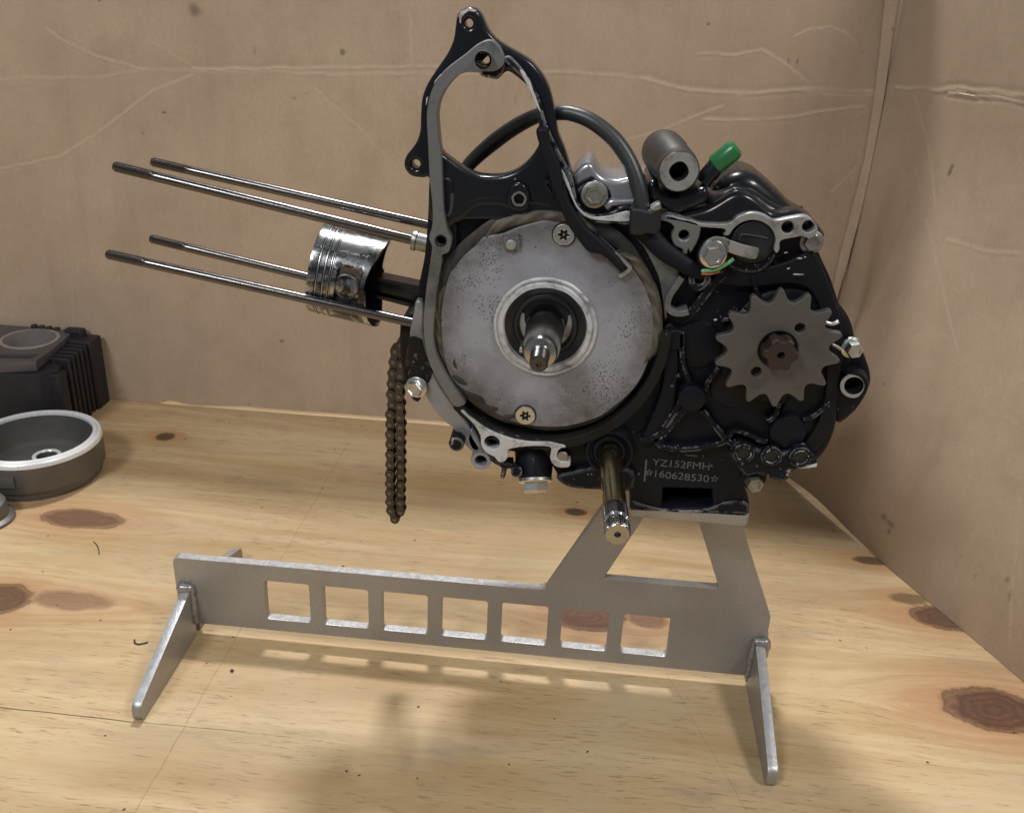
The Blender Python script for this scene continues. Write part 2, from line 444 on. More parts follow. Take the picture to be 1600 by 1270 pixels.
def stand_mat():
    n = NT('silver_vein_paint')
    fl = n.noise(1500, 2, 0.6); md = n.noise(240, 4, 0.6)
    col = n.mix(n.ramp(fl, 0.35, 0.7), (0.30, 0.287, 0.268), (0.44, 0.425, 0.402))
    col = n.mix(n.math('MULTIPLY', n.ramp(n.noise(14, 5, 0.65), 0.4, 0.7), 0.35), col, (0.24, 0.225, 0.21))
    col = n.mix(n.math('MULTIPLY', n.ramp(n.noise(75, 6, 0.7), 0.6, 0.75), 0.3), col, (0.15, 0.14, 0.13))
    # laser-cut edges: fine striations and a paler tone where the face looks up or down
    g = n.node('ShaderNodeNewGeometry'); sp = n.node('ShaderNodeSeparateXYZ'); n.t.links.new(g.outputs['Normal'], sp.inputs[0])
    ed = n.ramp(n.math('ABSOLUTE', sp.outputs['Z']), 0.6, 0.85)
    st = n.noise(1.0, 3, 0.6, v=n.map(scale=(700, 300, 300)))
    col = n.mix(n.math('MULTIPLY', ed, n.ramp(st, 0.25, 0.6, 0.45, 1.0)), col, (0.5, 0.51, 0.53))
    h = n.math('ADD', n.math('MULTIPLY', fl, 0.35), n.math('MULTIPLY', n.math('MULTIPLY', ed, st), 1.3))
    n.bump(n.math('ADD', h, n.math('MULTIPLY', md, 0.3)), 0.22, 0.0006)
    return n.out(col, 0.55, n.ramp(md, 0.3, 0.7, 0.34, 0.48))
M['stand'] = stand_mat()
M['weld'] = metal('painted_weld', (0.36, 0.355, 0.35), 0.3, 0.7, 0.3, (0.12, 0.11, 0.1), 0.4, 150, 0.3)

def card_mat(name='kraft_cardboard', tint=1.0):
    n = NT(name)
    T = lambda c: tuple(q * tint for q in c)
    big = n.noise(5, 4, 0.6); mott = n.noise(30, 6, 0.7)
    col = n.mix(n.ramp(big, 0.3, 0.7), T((0.322, 0.242, 0.172)), T((0.380, 0.292, 0.211)))
    col = n.mix(n.math('MULTIPLY', n.ramp(mott, 0.42, 0.72), 0.40), col, T((0.265, 0.197, 0.132)))
    fib = n.noise(1.0, 5, 0.75, v=n.map(scale=(900, 900, 260)))
    col = n.mix(n.math('MULTIPLY', n.ramp(fib, 0.42, 0.7), 0.30), col, T((0.22, 0.155, 0.11)))
    streak = n.noise(1.0, 4, 0.65, v=n.map(scale=(42, 42, 3.5)))
    col = n.mix(n.math('MULTIPLY', n.ramp(streak, 0.5, 0.75), 0.28), col, T((0.255, 0.18, 0.125)))
    stain = n.ramp(n.noise(1.0, 6, 0.75, v=n.map(scale=(26, 26, 14), loc=(3.1, 0, 1.7))), 0.67, 0.74)
    col = n.mix(n.math('MULTIPLY', stain, 0.40), col, T((0.17, 0.12, 0.085)))
    vo = n.voronoi(20); sp = n.math('LESS_THAN', n.math('ADD', vo.outputs['Distance'], n.math('MULTIPLY', n.noise(300, 4), 0.14)), 0.10)
    col = n.mix(n.math('MULTIPLY', sp, 0.5), col, (0.07, 0.05, 0.038))
    cr_ = n.node('ShaderNodeAttribute', attribute_name='crease').outputs['Fac']       # paper rubbed pale along the folds
    col = n.mix(n.math('MULTIPLY', n.math('MULTIPLY', cr_, n.ramp(mott, 0.3, 0.6)), 0.7), col, T((0.50, 0.41, 0.31)))
    dt_ = n.node('ShaderNodeAttribute', attribute_name='dirt').outputs['Fac']
    col = n.mix(n.math('MULTIPLY', n.ramp(n.math('MULTIPLY', dt_, n.math('ADD', n.noise(180, 5, 0.7), 0.5)), 0.3, 0.8), 0.62), col, (0.09, 0.062, 0.042))
    n.bump(n.math('ADD', n.math('MULTIPLY', fib, 0.35), mott), 0.28, 0.0011)
    return n.out(col, 0.0, 0.72, spec=0.25)
M['card'] = card_mat(tint=1.25); M['card_flap'] = card_mat('kraft_flap', 1.42)

KNOTS = [  # photo px, radius x, radius y (mm), strength, redness
    (128, 810, 34, 14, 0.85, 0.55), (258, 682, 9, 8, 0.95, 0.1), (2, 935, 22, 17, 0.9, 0.35), (112, 938, 30, 11, 0.60, 0.9),
    (915, 962, 26, 17, 0.95, 0.7), (1012, 965, 14, 12, 0.7, 0.8), (1552, 1108, 32, 20, 1.0, 0.6), (900, 800, 9, 6, 0.95, 0.1),
    (1362, 876, 15, 6, 0.9, 0.1), (1478, 965, 26, 15, 0.95, 0.45), (1420, 935, 15, 7, 0.7, 0.1)]
def wood_mat():
    n = NT('pine_plywood')
    sep = n.node('ShaderNodeSeparateXYZ'); n.t.links.new(n.co, sep.inputs[0])
    X, Y = sep.outputs['X'], sep.outputs['Y']
    warp = n.math('MULTIPLY', n.math('SUBTRACT', n.noise(9, 3), 0.5), 0.012)
    yy = n.math('ADD', Y, warp)
    at = lambda nm: n.node('ShaderNodeAttribute', attribute_name=nm).outputs['Fac']
    kd, kst, kred = at('knot_d'), at('knot_strength'), at('knot_red')
    yy = n.math('ADD', yy, at('grain_warp'))          # grain flows round the big knots
    cmb = n.node('ShaderNodeCombineXYZ'); n.t.links.new(X, cmb.inputs[0]); n.t.links.new(yy, cmb.inputs[1])
    V = cmb.outputs[0]
    band = n.noise(1.0, 4, 0.6, v=n.map(scale=(2.6, 21, 1), v=V), dist=0.7)
    streak = n.noise(1.0, 6, 0.7, v=n.map(scale=(9, 190, 1), v=V))
    fine = n.noise(1.0, 5, 0.75, v=n.map(scale=(40, 900, 1), v=V))
    cloud = n.noise(7, 4, 0.6)
    col = n.mix(n.ramp(band, 0.32, 0.68), (0.555, 0.422, 0.248), (0.40, 0.27, 0.132))
    col = n.mix(n.math('MULTIPLY', n.ramp(streak, 0.46, 0.70), 0.50), col, (0.40, 0.26, 0.14))
    col = n.mix(n.math('MULTIPLY', n.ramp(cloud, 0.48, 0.72), 0.55), col, (0.46, 0.37, 0.235))
    patch = n.noise(1.0, 4, 0.65, v=n.map(scale=(9, 20, 1), loc=(4, 1, 0)))
    dash = n.noise(1.0, 4, 0.7, v=n.map(scale=(60, 620, 1), v=V))
    col = n.mix(n.math('MULTIPLY', n.ramp(dash, 0.54, 0.66), n.ramp(patch, 0.40, 0.60, 0.2, 0.85)), col, (0.24, 0.15, 0.08))
    col = n.mix(n.math('MULTIPLY', n.ramp(fine, 0.5, 0.75), 0.35), col, (0.33, 0.22, 0.12))
    ph = n.math('ADD', n.math('MULTIPLY', yy, 520.0), n.math('MULTIPLY', n.noise(1.0, 3, 0.6, v=n.map(scale=(5, 16, 1), v=V)), 26.0))
    gl = n.math('POWER', n.ramp(n.math('SINE', ph), -1, 1), 3.0)
    glm = n.math('MAXIMUM', n.ramp(n.noise(1.0, 3, 0.6, v=n.map(scale=(5, 14, 1), loc=(2, 7, 0))), 0.40, 0.66), n.ramp(kd, 4.5, 1.5, 0.0, 1.6))
    col = n.mix(n.math('MULTIPLY', n.math('MULTIPLY', gl, glm), 0.24), col, (0.38, 0.225, 0.095))
    smudge = n.ramp(n.noise(1.0, 6, 0.7, v=n.map(scale=(10, 26, 1), loc=(0.3, 1.7, 0))), 0.54, 0.72)
    col = n.mix(n.math('MULTIPLY', smudge, 0.62), col, (0.32, 0.255, 0.175))
    redst = n.ramp(n.noise(1.0, 6, 0.75, v=n.map(scale=(14, 48, 1), loc=(1.3, 4.2, 0))), 0.64, 0.74)
    col = n.mix(n.math('MULTIPLY', redst, 0.5), col, (0.36, 0.18, 0.09))
    tear = n.math('MULTIPLY', n.ramp(n.noise(1.0, 7, 0.8, v=n.map(scale=(26, 240, 1), loc=(5, 2, 0))), 0.585, 0.66), n.ramp(n.noise(11, 4, 0.6), 0.44, 0.56))
    col = n.mix(n.math('MULTIPLY', tear, 0.75), col, (0.16, 0.11, 0.07))
    wob = n.noise(45, 6, 0.75); wob2 = n.noise(1.0, 5, 0.7, v=n.map(scale=(60, 260, 1)))
    dd = n.math('ADD', kd, n.math('ADD', n.math('MULTIPLY', n.math('SUBTRACT', wob, 0.5), 0.7), n.math('MULTIPLY', n.math('SUBTRACT', wob2, 0.5), 0.25)))
    ringv = n.math('SINE', n.math('MULTIPLY', dd, 26.0))
    core = n.mix(kred, (0.062, 0.035, 0.019), (0.125, 0.056, 0.036))
    halo = n.mix(kred, (0.38, 0.21, 0.09), (0.43, 0.215, 0.12))
    c = n.mix(n.math('MULTIPLY', n.ramp(ringv, -1, 1, 0.0, 0.15), n.ramp(wob2, 0.3, 0.65)), core, halo)
    col = n.mix(n.math('MULTIPLY', n.ramp(dd, 2.7, 0.9), n.math('MULTIPLY', n.math('MULTIPLY', kst, n.ramp(streak, 0.3, 0.6, 0.4, 1.0)), 0.75)), col, halo)
    col = n.mix(n.math('MULTIPLY', n.ramp(dd, 1.12, 0.70), kst), col, c)
    rim_ = n.math('MULTIPLY', n.ramp(n.math('ABSOLUTE', n.math('SUBTRACT', dd, 0.92)), 0.07, 0.01), n.ramp(wob2, 0.3, 0.55))
    col = n.mix(n.math('MULTIPLY', rim_, n.math('MULTIPLY', n.ramp(kst, 0.6, 1.0), 0.6)), col, (0.055, 0.028, 0.016))
    # veneer splits and joints
    def line(p, q, w, s, c, jit=0.0015):
        nonlocal col
        A = atz(*p) * S; B = atz(*q) * S; D = (B - A)[:2]; L = float(np.linalg.norm(D)); D = D / L
        ux = n.math('SUBTRACT', X, float(A[0])); uy = n.math('SUBTRACT', Y, float(A[1]))
        t = n.math('ADD', n.math('MULTIPLY', ux, float(D[0])), n.math('MULTIPLY', uy, float(D[1])))
        s_ = n.math('ADD', n.math('MULTIPLY', ux, float(-D[1])), n.math('MULTIPLY', uy, float(D[0])))
        s_ = n.math('ADD', s_, n.math('MULTIPLY', n.math('SUBTRACT', n.noise(40, 4, 0.7), 0.5), jit * 2))
        on = n.math('MULTIPLY', n.ramp(n.math('ABSOLUTE', s_), w, w * 0.4), n.math('MULTIPLY', n.math('GREATER_THAN', t, 0.0), n.math('LESS_THAN', t, L)))
        col = n.mix(n.math('MULTIPLY', on, s), col, c)
        return on
    on = line((-60, 1098), (205, 1127), 0.0006, 0.8, (0.05, 0.03, 0.015), 0.0008)
    line((205, 1127), (385, 1143), 0.0005, 0.6, (0.10, 0.06, 0.03), 0.0008)
    line((545, 690), (210, 1270), 0.0006, 0.35, (0.2, 0.12, 0.06), 0.002)
    line((1040, 1050), (1180, 1290), 0.0005, 0.25, (0.2, 0.12, 0.06), 0.002)
    vo = n.voronoi(48); sp = n.math('LESS_THAN', n.math('ADD', vo.outputs['Distance'], n.math('MULTIPLY', n.noise(600, 3), 0.12)), 0.102)
    col = n.mix(n.math('MULTIPLY', sp, 0.85), col, (0.03, 0.024, 0.018))
    n.bump(n.noise(1.0, 4, 0.7, v=n.map(scale=(60, 520, 1))), 0.3, 0.0007)
    return n.out(col, 0.0, n.ramp(streak, 0.3, 0.8, 0.42, 0.6), spec=0.38)
M['wood'] = wood_mat()

# ================================================================== setting: plywood top
gx = np.concatenate([[-1200, -600], np.arange(-360, 530, 2.5), [800, 1400]]); gy = np.concatenate([[-700, -400], np.arange(-260, 342, 2.5), [600, 1300]])
TX, TY = np.meshgrid(gx, gy); nx_, ny_ = len(gx), len(gy)
kd_ = np.full(TX.shape, 99.0); ks_ = np.zeros(TX.shape); kr_ = np.zeros(TX.shape); kw_ = np.zeros(TX.shape)
for (px, py, rx, ry, st, red) in KNOTS:
    P = atz(px, py); dx = (TX - P[0]) / rx; dy = (TY - P[1]) / ry; d = np.hypot(dx, dy)
    m = d < kd_; kd_[m] = d[m]; ks_[m] = st; kr_[m] = red
    if rx > 7.5: kw_ += -1.5 * ry * dy / (np.abs(dy) + 0.4) * np.exp(-0.22 * d * d)
tv = np.stack([TX.ravel(), TY.ravel(), 0 * TX.ravel()], 1)
i_ = (np.arange(ny_ - 1)[:, None] * nx_ + np.arange(nx_ - 1)[None]).ravel()
tf = np.stack([i_, i_ + 1, i_ + nx_ + 1, i_ + nx_], 1)
n_top = len(tv)
und = [(-1200, -700, -18), (1400, -700, -18), (1400, 1300, -18), (-1200, 1300, -18)]
me = bpy.data.meshes.new('table')
me.from_pydata(np.concatenate([tv, np.array(und, float)]) * S, [], tf.tolist() + [(n_top + 3, n_top + 2, n_top + 1, n_top)] +
               [(0, n_top, n_top + 1, nx_ - 1), (nx_ - 1, n_top + 1, n_top + 2, n_top - 1), (n_top - 1, n_top + 2, n_top + 3, n_top - nx_), (n_top - nx_, n_top + 3, n_top, 0)])
for nm, arr in (('knot_d', np.minimum(kd_, 9)), ('knot_strength', ks_), ('knot_red', kr_), ('grain_warp', kw_ * S)):
    a_ = me.attributes.new(nm, 'FLOAT', 'POINT'); a_.data.foreach_set('value', np.concatenate([arr.ravel(), np.zeros(4)]).astype(np.float32))
table = finish('table', me, M['wood'], None, 0)
tag(table, 'knotty pine plywood worktop carrying the engine stand', kind='structure')

# ================================================================== cardboard box (two creased panels seen from inside)
box = empty('cardboard_box', (60, 325, 0))
tag(box, 'creased brown cardboard box open behind the engine', 'cardboard box')
WALLY = 325.0; WTOP = 500.0
def seg_dist(Pu, Pv, poly):
    best = np.full(Pu.shape, 1e9)
    for (a, b), (c, d) in zip(poly[:-1], poly[1:]):
        L2 = (c - a) ** 2 + (d - b) ** 2
        t = np.clip(((Pu - a) * (c - a) + (Pv - b) * (d - b)) / L2, 0, 1)
        best = np.minimum(best, np.hypot(Pu - (a + t * (c - a)), Pv - (b + t * (d - b))))
    return best
def wav(u, v, seed, s):
    r = np.random.default_rng(seed); o = np.zeros(u.shape)
    for k in range(7):
        a = r.uniform(0, 6.28); f = r.uniform(0.4, 1.6) / s
        o += np.sin((u * math.cos(a) + v * math.sin(a)) * f * 6.28 + r.uniform(0, 6.28)) / 7
    return o
def panel(name, u0, u1, v0f, v1, pos, creases, nu, nv, thick_dir, dirt=()):
    def sheet(nu, nv, off):
        us = np.linspace(u0, u1, nu); tv = np.linspace(0, 1, nv)
        U, T = np.meshgrid(us, tv); V = v0f(U) + (v1 - v0f(U)) * T
        D = wav(U, V, 3, 330) * 3.0 + wav(U, V, 5, 110) * 0.8
        C = np.zeros(U.shape); Q = np.zeros(U.shape)
        for (du, dv, rx, rz, st) in dirt: Q = np.maximum(Q, st * np.exp(-((U - du) / rx) ** 2 - ((V - dv) / rz) ** 2))
        if not off:
            wob = wav(U, V, 8, 26) * 1.6 + wav(U, V, 9, 9) * 0.6
            for poly, w, h in creases:
                d = seg_dist(U + wob, V + wob * 0.7, poly); w = w * 0.62
                h = 0.62 * h * (0.75 + 0.5 * wav(U, V, 21, 60))
                D += h * np.exp(-(d / w) ** 2) - 0.5 * h * np.exp(-((d - 2.1 * w) / (1.5 * w)) ** 2)
                C = np.maximum(C, np.exp(-(d / (0.9 * w)) ** 2) * min(1, abs(h).mean() * 1.6 + 0.2) * (1 if h.mean() > 0 else 0))
        P = pos(U, V, D).reshape(-1, 3) + np.array(thick_dir) * off
        i_ = (np.arange(nv - 1)[:, None] * nu + np.arange(nu - 1)[None]).ravel()
        return P, np.stack([i_, i_ + 1, i_ + nu + 1, i_ + nu], 1), C.ravel(), Q.ravel()
    P1, F1, C1, Q1 = sheet(nu, nv, 0.0); P2, F2, C2, Q2 = sheet(nu // 8, nv // 8, 0.9)
    me = bpy.data.meshes.new(name); me.from_pydata(np.concatenate([P1, P2]) * S, [], np.concatenate([F1, F2[:, ::-1] + len(P1)]).tolist()); me.update()
    at_ = me.attributes.new('crease', 'FLOAT', 'POINT'); at_.data.foreach_set('value', np.concatenate([C1, C2]).astype(np.float32))
    at_ = me.attributes.new('dirt', 'FLOAT', 'POINT'); at_.data.foreach_set('value', np.concatenate([Q1, Q2]).astype(np.float32))
    return finish(name, me, M['card'], box, 60)
def cr(pts, y=WALLY): return [tuple(p[:2]) for p in XZ(pts, y)]
back_cr = [
    (cr([(-60, 128), (40, 122), (150, 122), (230, 108), (300, 112), (420, 112)]), 1.6, 0.35),
    (cr([(420, 112), (520, 117), (640, 116), (760, 116), (880, 112), (1000, 122)]), 1.7, 0.5),
    (cr([(1000, 122), (1080, 142), (1130, 143), (1180, 146), (1260, 139), (1320, 141), (1380, 146)]), 1.8, 0.95),
    (cr([(1150, 150), (1240, 141), (1300, 148), (1375, 150)]), 1.4, 0.5),
    (cr([(300, 108), (450, 107), (640, 105), (720, 104)]), 1.4, 1.0),
    (cr([(1100, 187), (1190, 187), (1240, 183), (1290, 173), (1350, 167)]), 1.5, 0.9),
    (cr([(1090, 85), (1150, 86), (1190, 78), (1225, 98), (1265, 131)]), 1.3, 0.9),
    (cr([(1240, 58), (1265, 46), (1300, 42), (1330, 58), (1352, 76)]), 1.2, 0.8),
    (cr([(980, 218), (1030, 206), (1085, 182), (1130, 165)]), 1.3, 0.7),
    (cr([(-20, 268), (90, 246), (150, 210), (240, 140), (300, 118)]), 1.3, 0.7),
    (cr([(70, 45), (120, 75), (170, 95), (240, 112)]), 1.2, 0.8),
    (cr([(480, 130), (560, 200), (620, 260)]), 1.1, 0.5),
    (cr([(1300, 300), (1340, 260)]), 1.2, 0.6),
    (cr([(622, 20), (622, 120), (621, 300), (618, 430), (616, 560), (614, 640)]), 1.3, -1.0),
    (cr([(640, 20), (645, 110)]), 1.2, 0.5), (cr([(100, 80), (108, 300), (118, 520)]), 2.0, -0.6), (cr([(230, 60), (310, 110)]), 1.0, 0.4),
]
def gap_b(U):   # the panel stands slightly off the table towards the right
    g = 0.3 + 3.4 * np.clip((U + 228) / 6, 0, 1) * np.exp(-((U + 215) / 14) ** 2) + 3.4 * np.clip((U + 205) / 60, 0, 1)
    return g
def pos_back(U, V, D): return np.stack([U, WALLY - D + 0 * U, V], -1)
panel('back_panel', -640, 381, gap_b, WTOP, pos_back, back_cr, 760, 360, (0, 1, 0), [cr([(px, py)])[0] + (rx, rz, st) for px, py, rx, rz, st in ((304, 16, 7, 8, 0.75), (256, 176, 2.6, 1.6, 1.0), (536, 82, 3, 3.5, 0.9), (398, 80, 2, 9, 0.6), (460, 154, 3, 2, 0.7), (478, 147, 1.5, 1.5, 0.7), (222, 209, 2, 1.5, 0.8), (440, 533, 3, 2.5, 0.8), (305, 20, 10, 4, 0.6), (1232, 95, 1.5, 4, 0.7), (1246, 96, 1.5, 4, 0.7), (1348, 82, 2, 4, 0.6), (390, 632, 2.5, 5, 0.6), (806, 155, 3, 10, 0.5), (830, 150, 3, 12, 0.5), (340, 640, 60, 2.5, 0.55))])
def right_x(y, z):
    ss = lambda q: q * q * (3 - 2 * q)
    w_ = ss(np.clip((y - 255) / 50.0, 0, 1)); lean = 52 - (325 - y) * 0.027
    return 457 - (y - 31) * 0.43 + lean * (w_ * ss(np.clip(z / 150.0, 0, 1)) + (1 - w_) * ss(np.clip(z / 300.0, 0, 1)))
def pos_right(U, V, D): return np.stack([right_x(U, V) - D, U, V], -1)
def on_right(pts):
    out = []
    for px, py in pts:
        d = ray(px, py); lo, hi = 100.0, 2500.0
        for _ in range(50):
            m = (lo + hi) / 2; P = _C + d * m
            if P[0] < right_x(P[1], P[2]): lo = m
            else: hi = m
        P = _C + d * lo; out.append((P[1], P[2]))
    return out
right_cr = [
    (on_right([(1398, 136), (1440, 140), (1500, 140), (1540, 143), (1602, 150)]), 1.7, 1.5),
    (on_right([(1480, 146), (1540, 150), (1605, 160)]), 1.5, 1.8),
    (on_right([(1428, 150), (1450, 220), (1460, 290), (1464, 330)]), 1.0, 0.7),
    (on_right([(1450, 345), (1470, 430), (1482, 480), (1500, 560)]), 1.0, 0.6),
    (on_right([(1590, 780), (1585, 860), (1575, 1020)]), 1.0, 0.5),
    (on_right([(1480, 375), (1540, 392), (1600, 398)]), 1.6, 0.4),
]
def gap_r(U): return 0.4 + 6.0 * np.exp(-((U - 235) / 52) ** 2)
panel('side_panel', 330, -150, gap_r, WTOP, pos_right, right_cr, 400, 340, (1, 0, 0), [q + (rx, rz, st) for q, rx, rz, st in zip(on_right([(1489, 262), (1486, 269), (1382, 808), (1392, 818), (1390, 830), (1490, 855), (1500, 868), (1510, 885), (1522, 900), (1570, 905), (1575, 930)]), (2, 2, 6, 6, 3, 2, 2, 2, 2, 3, 3), (3, 4, 4, 4, 4, 5, 5, 5, 5, 5, 8), (1.0, 1.0, .7, .7, .7, .5, .5, .5, .5, .6, .6))])
# glue flap folded round the corner, lying on the back panel
fl = XZ([(1386, -40), (1376, 60), (1366, 150), (1350, 250), (1330, 330), (1312, 400), (1296, 470), (1280, 540), (1262, 640), (1250, 700)], WALLY - 3) + \
     XZ([(1268, 700), (1276, 640), (1292, 560), (1306, 470), (1326, 400), (1345, 330), (1362, 250), (1381, 150), (1393, 60), (1408, -40)], WALLY - 3)
prism('glue_flap', [fl], WALLY - 5.4, WALLY - 1.0, M['card_flap'], box, 0.4)

# ================================================================== welded steel stand
stand = empty('engine_stand', (110, 3, 0))
tag(stand, 'silver painted steel stand with square cutouts holding the engine', 'engine stand')
MZ0, MZ1 = 133.5, 139.3
plate = [(-69.5, 9.2), (290, 9.4), (289.8, 53.4), (256.2, MZ0 - 0.1), (194.0, MZ0 - 0.1), (158.6, 61.6), (157.4, 59.6), (156.0, 58.9), (154, 58.2), (-66.6, 57.0), (-68.6, 56.3), (-69.8, 55.0), (-70.2, 53)]
holes = []
for i in range(7):
    cx = i * 36.5; w = 14.0; zt, zb = 46.2, 17.7; r = 1.6
    lp = []
    for (sx, zz, a0) in ((1, zt, 0), (-1, zt, 90), (-1, zb, 180), (1, zb, 270)):
        ccx = cx + sx * (w - r); ccz = zz - r if zz == zt else zz + r
        for k in range(4): an = math.radians(a0 + 30 * k); lp.append((ccx + r * math.cos(an), ccz + r * math.sin(an)))
    holes.append(lp)
holes.append([(192.8, 69.6), (255.6, 70.0), (256.8, 70.6), (257.1, 71.8), (235.0, 127.6), (234.2, 128.7), (233, 129), (218, 129), (216.8, 128.6), (216.2, 127.6), (191.6, 72.0), (191.6, 70.4)])
prism('main_plate', [plate] + holes, 0, 6, M['stand'], stand, 0.35)
# mounting plate under the crankcase
ml = aty(984, 805, -34)[0]; mr = aty(1172, 810, -34)[0]
def rrect(x0, x1, y0, y1, r, n=5):
    o = []
    for cx, cy, a0 in ((x1 - r, y1 - r, 0), (x0 + r, y1 - r, 90), (x0 + r, y0 + r, 180), (x1 - r, y0 + r, 270)):
        for k in range(n + 1): a = math.radians(a0 + 90 * k / n); o.append((cx + r * math.cos(a), cy + r * math.sin(a)))
    return o
def slab(name, loop_xy, z0, z1, mat, parent, bevel=0.4, holes=()):
    me = prism_mesh([loop_xy] + list(holes), 0, abs(z1 - z0), bevel)
    n = len(me.vertices); co = np.empty(n * 3); me.vertices.foreach_get('co', co); co = co.reshape(-1, 3)
    co = np.stack([co[:, 0], co[:, 2], co[:, 1] + z0 * S], 1)
    me.vertices.foreach_set('co', co.ravel()); me.flip_normals(); me.update()
    return finish(name, me, mat, parent, caps=True)
slab('mount_plate', rrect(ml, mr, -34, 44, 4), MZ0, MZ1, M['stand'], stand, 0.5)
for bx_ in (1010, 1128):
    P = aty(bx_, 816, -22)
    lathe('mount_bolt', (P[0], -24, MZ0), (0, 0, -1), [(0, 0), (5.6, 0), (5.8, 0.8), (4.8, 1.9), (0, 2.3)], M['fly_rim'], stand, 24)
def foot(xc, sgn):
    y0 = 0.2 if sgn < 0 else 5.8
    prof = [(0, 0), (75, 0), (77.2, 1.2), (78.2, 3.5), (78.2, 8.2), (77.2, 10.6), (74.5, 12.4), (6, 34.4), (1.5, 36.0), (0, 36.2)]
    lp = [(y0 + sgn * a, b) for a, b in prof]
    me = prism_mesh([lp], 0, 5.6, 0.45)
    n = len(me.vertices); co = np.empty(n * 3); me.vertices.foreach_get('co', co); co = co.reshape(-1, 3)
    co = np.stack([xc * S + co[:, 1] - 0.0028, co[:, 0], co[:, 2]], 1)
    me.vertices.foreach_set('co', co.ravel()); me.flip_normals(); me.update()
    finish('foot', me, M['stand'], stand, caps=True)
    # weld bead at the joint: a row of overlapping ripples up one side, over the top and down the other
    pts = []
    for k in range(40):
        t = k / 39
        if t < 0.45: p = (xc - 3.4, y0 + sgn * 1.6, 10 + 27 * t / 0.45)
        elif t < 0.55: p = (xc - 3.4 + 6.8 * (t - 0.45) / 0.1, y0 + sgn * 2.6, 37.2)
        else: p = (xc + 3.4, y0 + sgn * 1.6, 37 - 27 * (t - 0.55) / 0.45)
        pts.append((p[0] + random.uniform(-.3, .3), p[1], p[2]))
    rad = [2.25 + 0.18 * math.sin(k * 1.9) + 0.5 * math.sin(k * 0.45 + xc) + random.uniform(-.2, .2) + (0.25 if 15 < k < 24 else 0) for k in range(40)]
    rad[0] = rad[-1] = 0.8
    V, F = tube_data(smooth3(pts, 2), list(np.interp(np.linspace(0, 39, 79), range(40), rad)), 10)
    mesh_obj('weld_bead', V, F, M['weld'], stand, 60)
for xc in (-62.8, 286.2):
    foot(xc, -1); foot(xc, 1)

# ================================================================== engine
base = aty(1080, 800, -34)
eng = empty('engine', (base[0], 0, MZ1))
tag(eng, 'black stripped motorcycle engine with exposed piston and sprocket, bolted on the stand', 'engine')
YM, YF = -42.0, -33.0
# ---- castings ---------------------------------------------------------------
body = XZ([(672, 300), (668, 340), (663, 400), (655, 440), (649, 480), (646, 520), (652, 560), (664, 610), (686, 645), (712, 668), (745, 695), (790, 705), (850, 715), (872, 745), (884, 752), (935, 762),
           (978, 765), (984, 780), (984, 797, 1), (1169, 803, 1), (1171, 785), (1166, 770), (1163, 752), (1180, 742), (1208, 733), (1235, 728), (1268, 716), (1290, 698), (1304, 665),
           (1308, 625), (1318, 590), (1322, 540), (1316, 495), (1300, 440), (1284, 405), (1274, 380), (1262, 352), (1225, 345), (1120, 346), (1040, 345), (985, 335), (935, 330), (905, 320), (892, 300), (800, 292), (700, 296)], YF)
pocket = XZ([(1036, 763, 1), (1112, 765, 1), (1114, 794, 1), (1034, 793, 1)], YF)
case = prism('crankcase_half', [smooth(body, 3), pocket], YF, 2, M['black'], eng, 1.6, 3)
bx = [p for p in body]
cx0 = sum(p[0] for p in bx) / len(bx); cz0 = sum(p[1] for p in bx) / len(bx)
rear = [(cx0 + (p[0] - cx0) * 0.94, (MZ1 + 0.4 + (p[1] - MZ1) * (0.93 if p[0] > 205 else 0.72)) if p[1] > MZ1 else MZ1 + 0.4) for p in bx]
prism('rear_crankcase_half', [smooth(rear, 3)], 2.2, 48, M['black'], eng, 5, 3)
# top loop that carries the side cover
loop_o = [(669, 300), (669.7, 279), (659, 278.7), (642.5, 276), (633, 266), (630.7, 255), (635, 243), (648.4, 225.5), (655.5, 205.5), (656.7, 177), (659, 153.5), (667, 132), (682.7, 107.5), (698, 85), (707.5, 64), (711, 42.5), (713.4, 26), (720.5, 16.5), (733.4, 11.8), (745, 16.5), (752.3, 26), (760.6, 45), (772.4, 60), (789, 72), (807.8, 82.7), (828, 95.7), (845.6, 115.7), (856, 134.6), (862, 153.5), (867, 177), (871.6, 208), (881, 231.5), (889.3, 257.4), (895, 279), (899, 300), (902, 325), (860, 345), (780, 345), (700, 345), (672, 345)]
loop_h = [(688.6, 237.4), (685, 212.6), (682.7, 182), (686, 160.6), (696.8, 139), (713.4, 120.5), (728.7, 113.4), (746.4, 113.8), (753.5, 118), (774.8, 123.3), (780.7, 121.6), (787.8, 114.5), (796, 113), (812.6, 125), (826.7, 139), (836, 160.6), (841, 182), (841.4, 198.4), (837.4, 207.8), (842, 224), (833.8, 241), (819.6, 257.4), (803, 269), (784, 275), (763, 276.3), (744, 274), (725, 265.7), (706.3, 252.7)]
YL = -38.0
loop = prism('cover_flange', [smooth(XZ(loop_o, YL), 3), smooth(XZ(loop_h, YL), 3), hole(732, 37, 6.5, YL), hole(649, 257.5, 7, YL), hole(757, 93, 8, YL)], YL, -28, M['black_gloss'], eng, 1.8, 3)
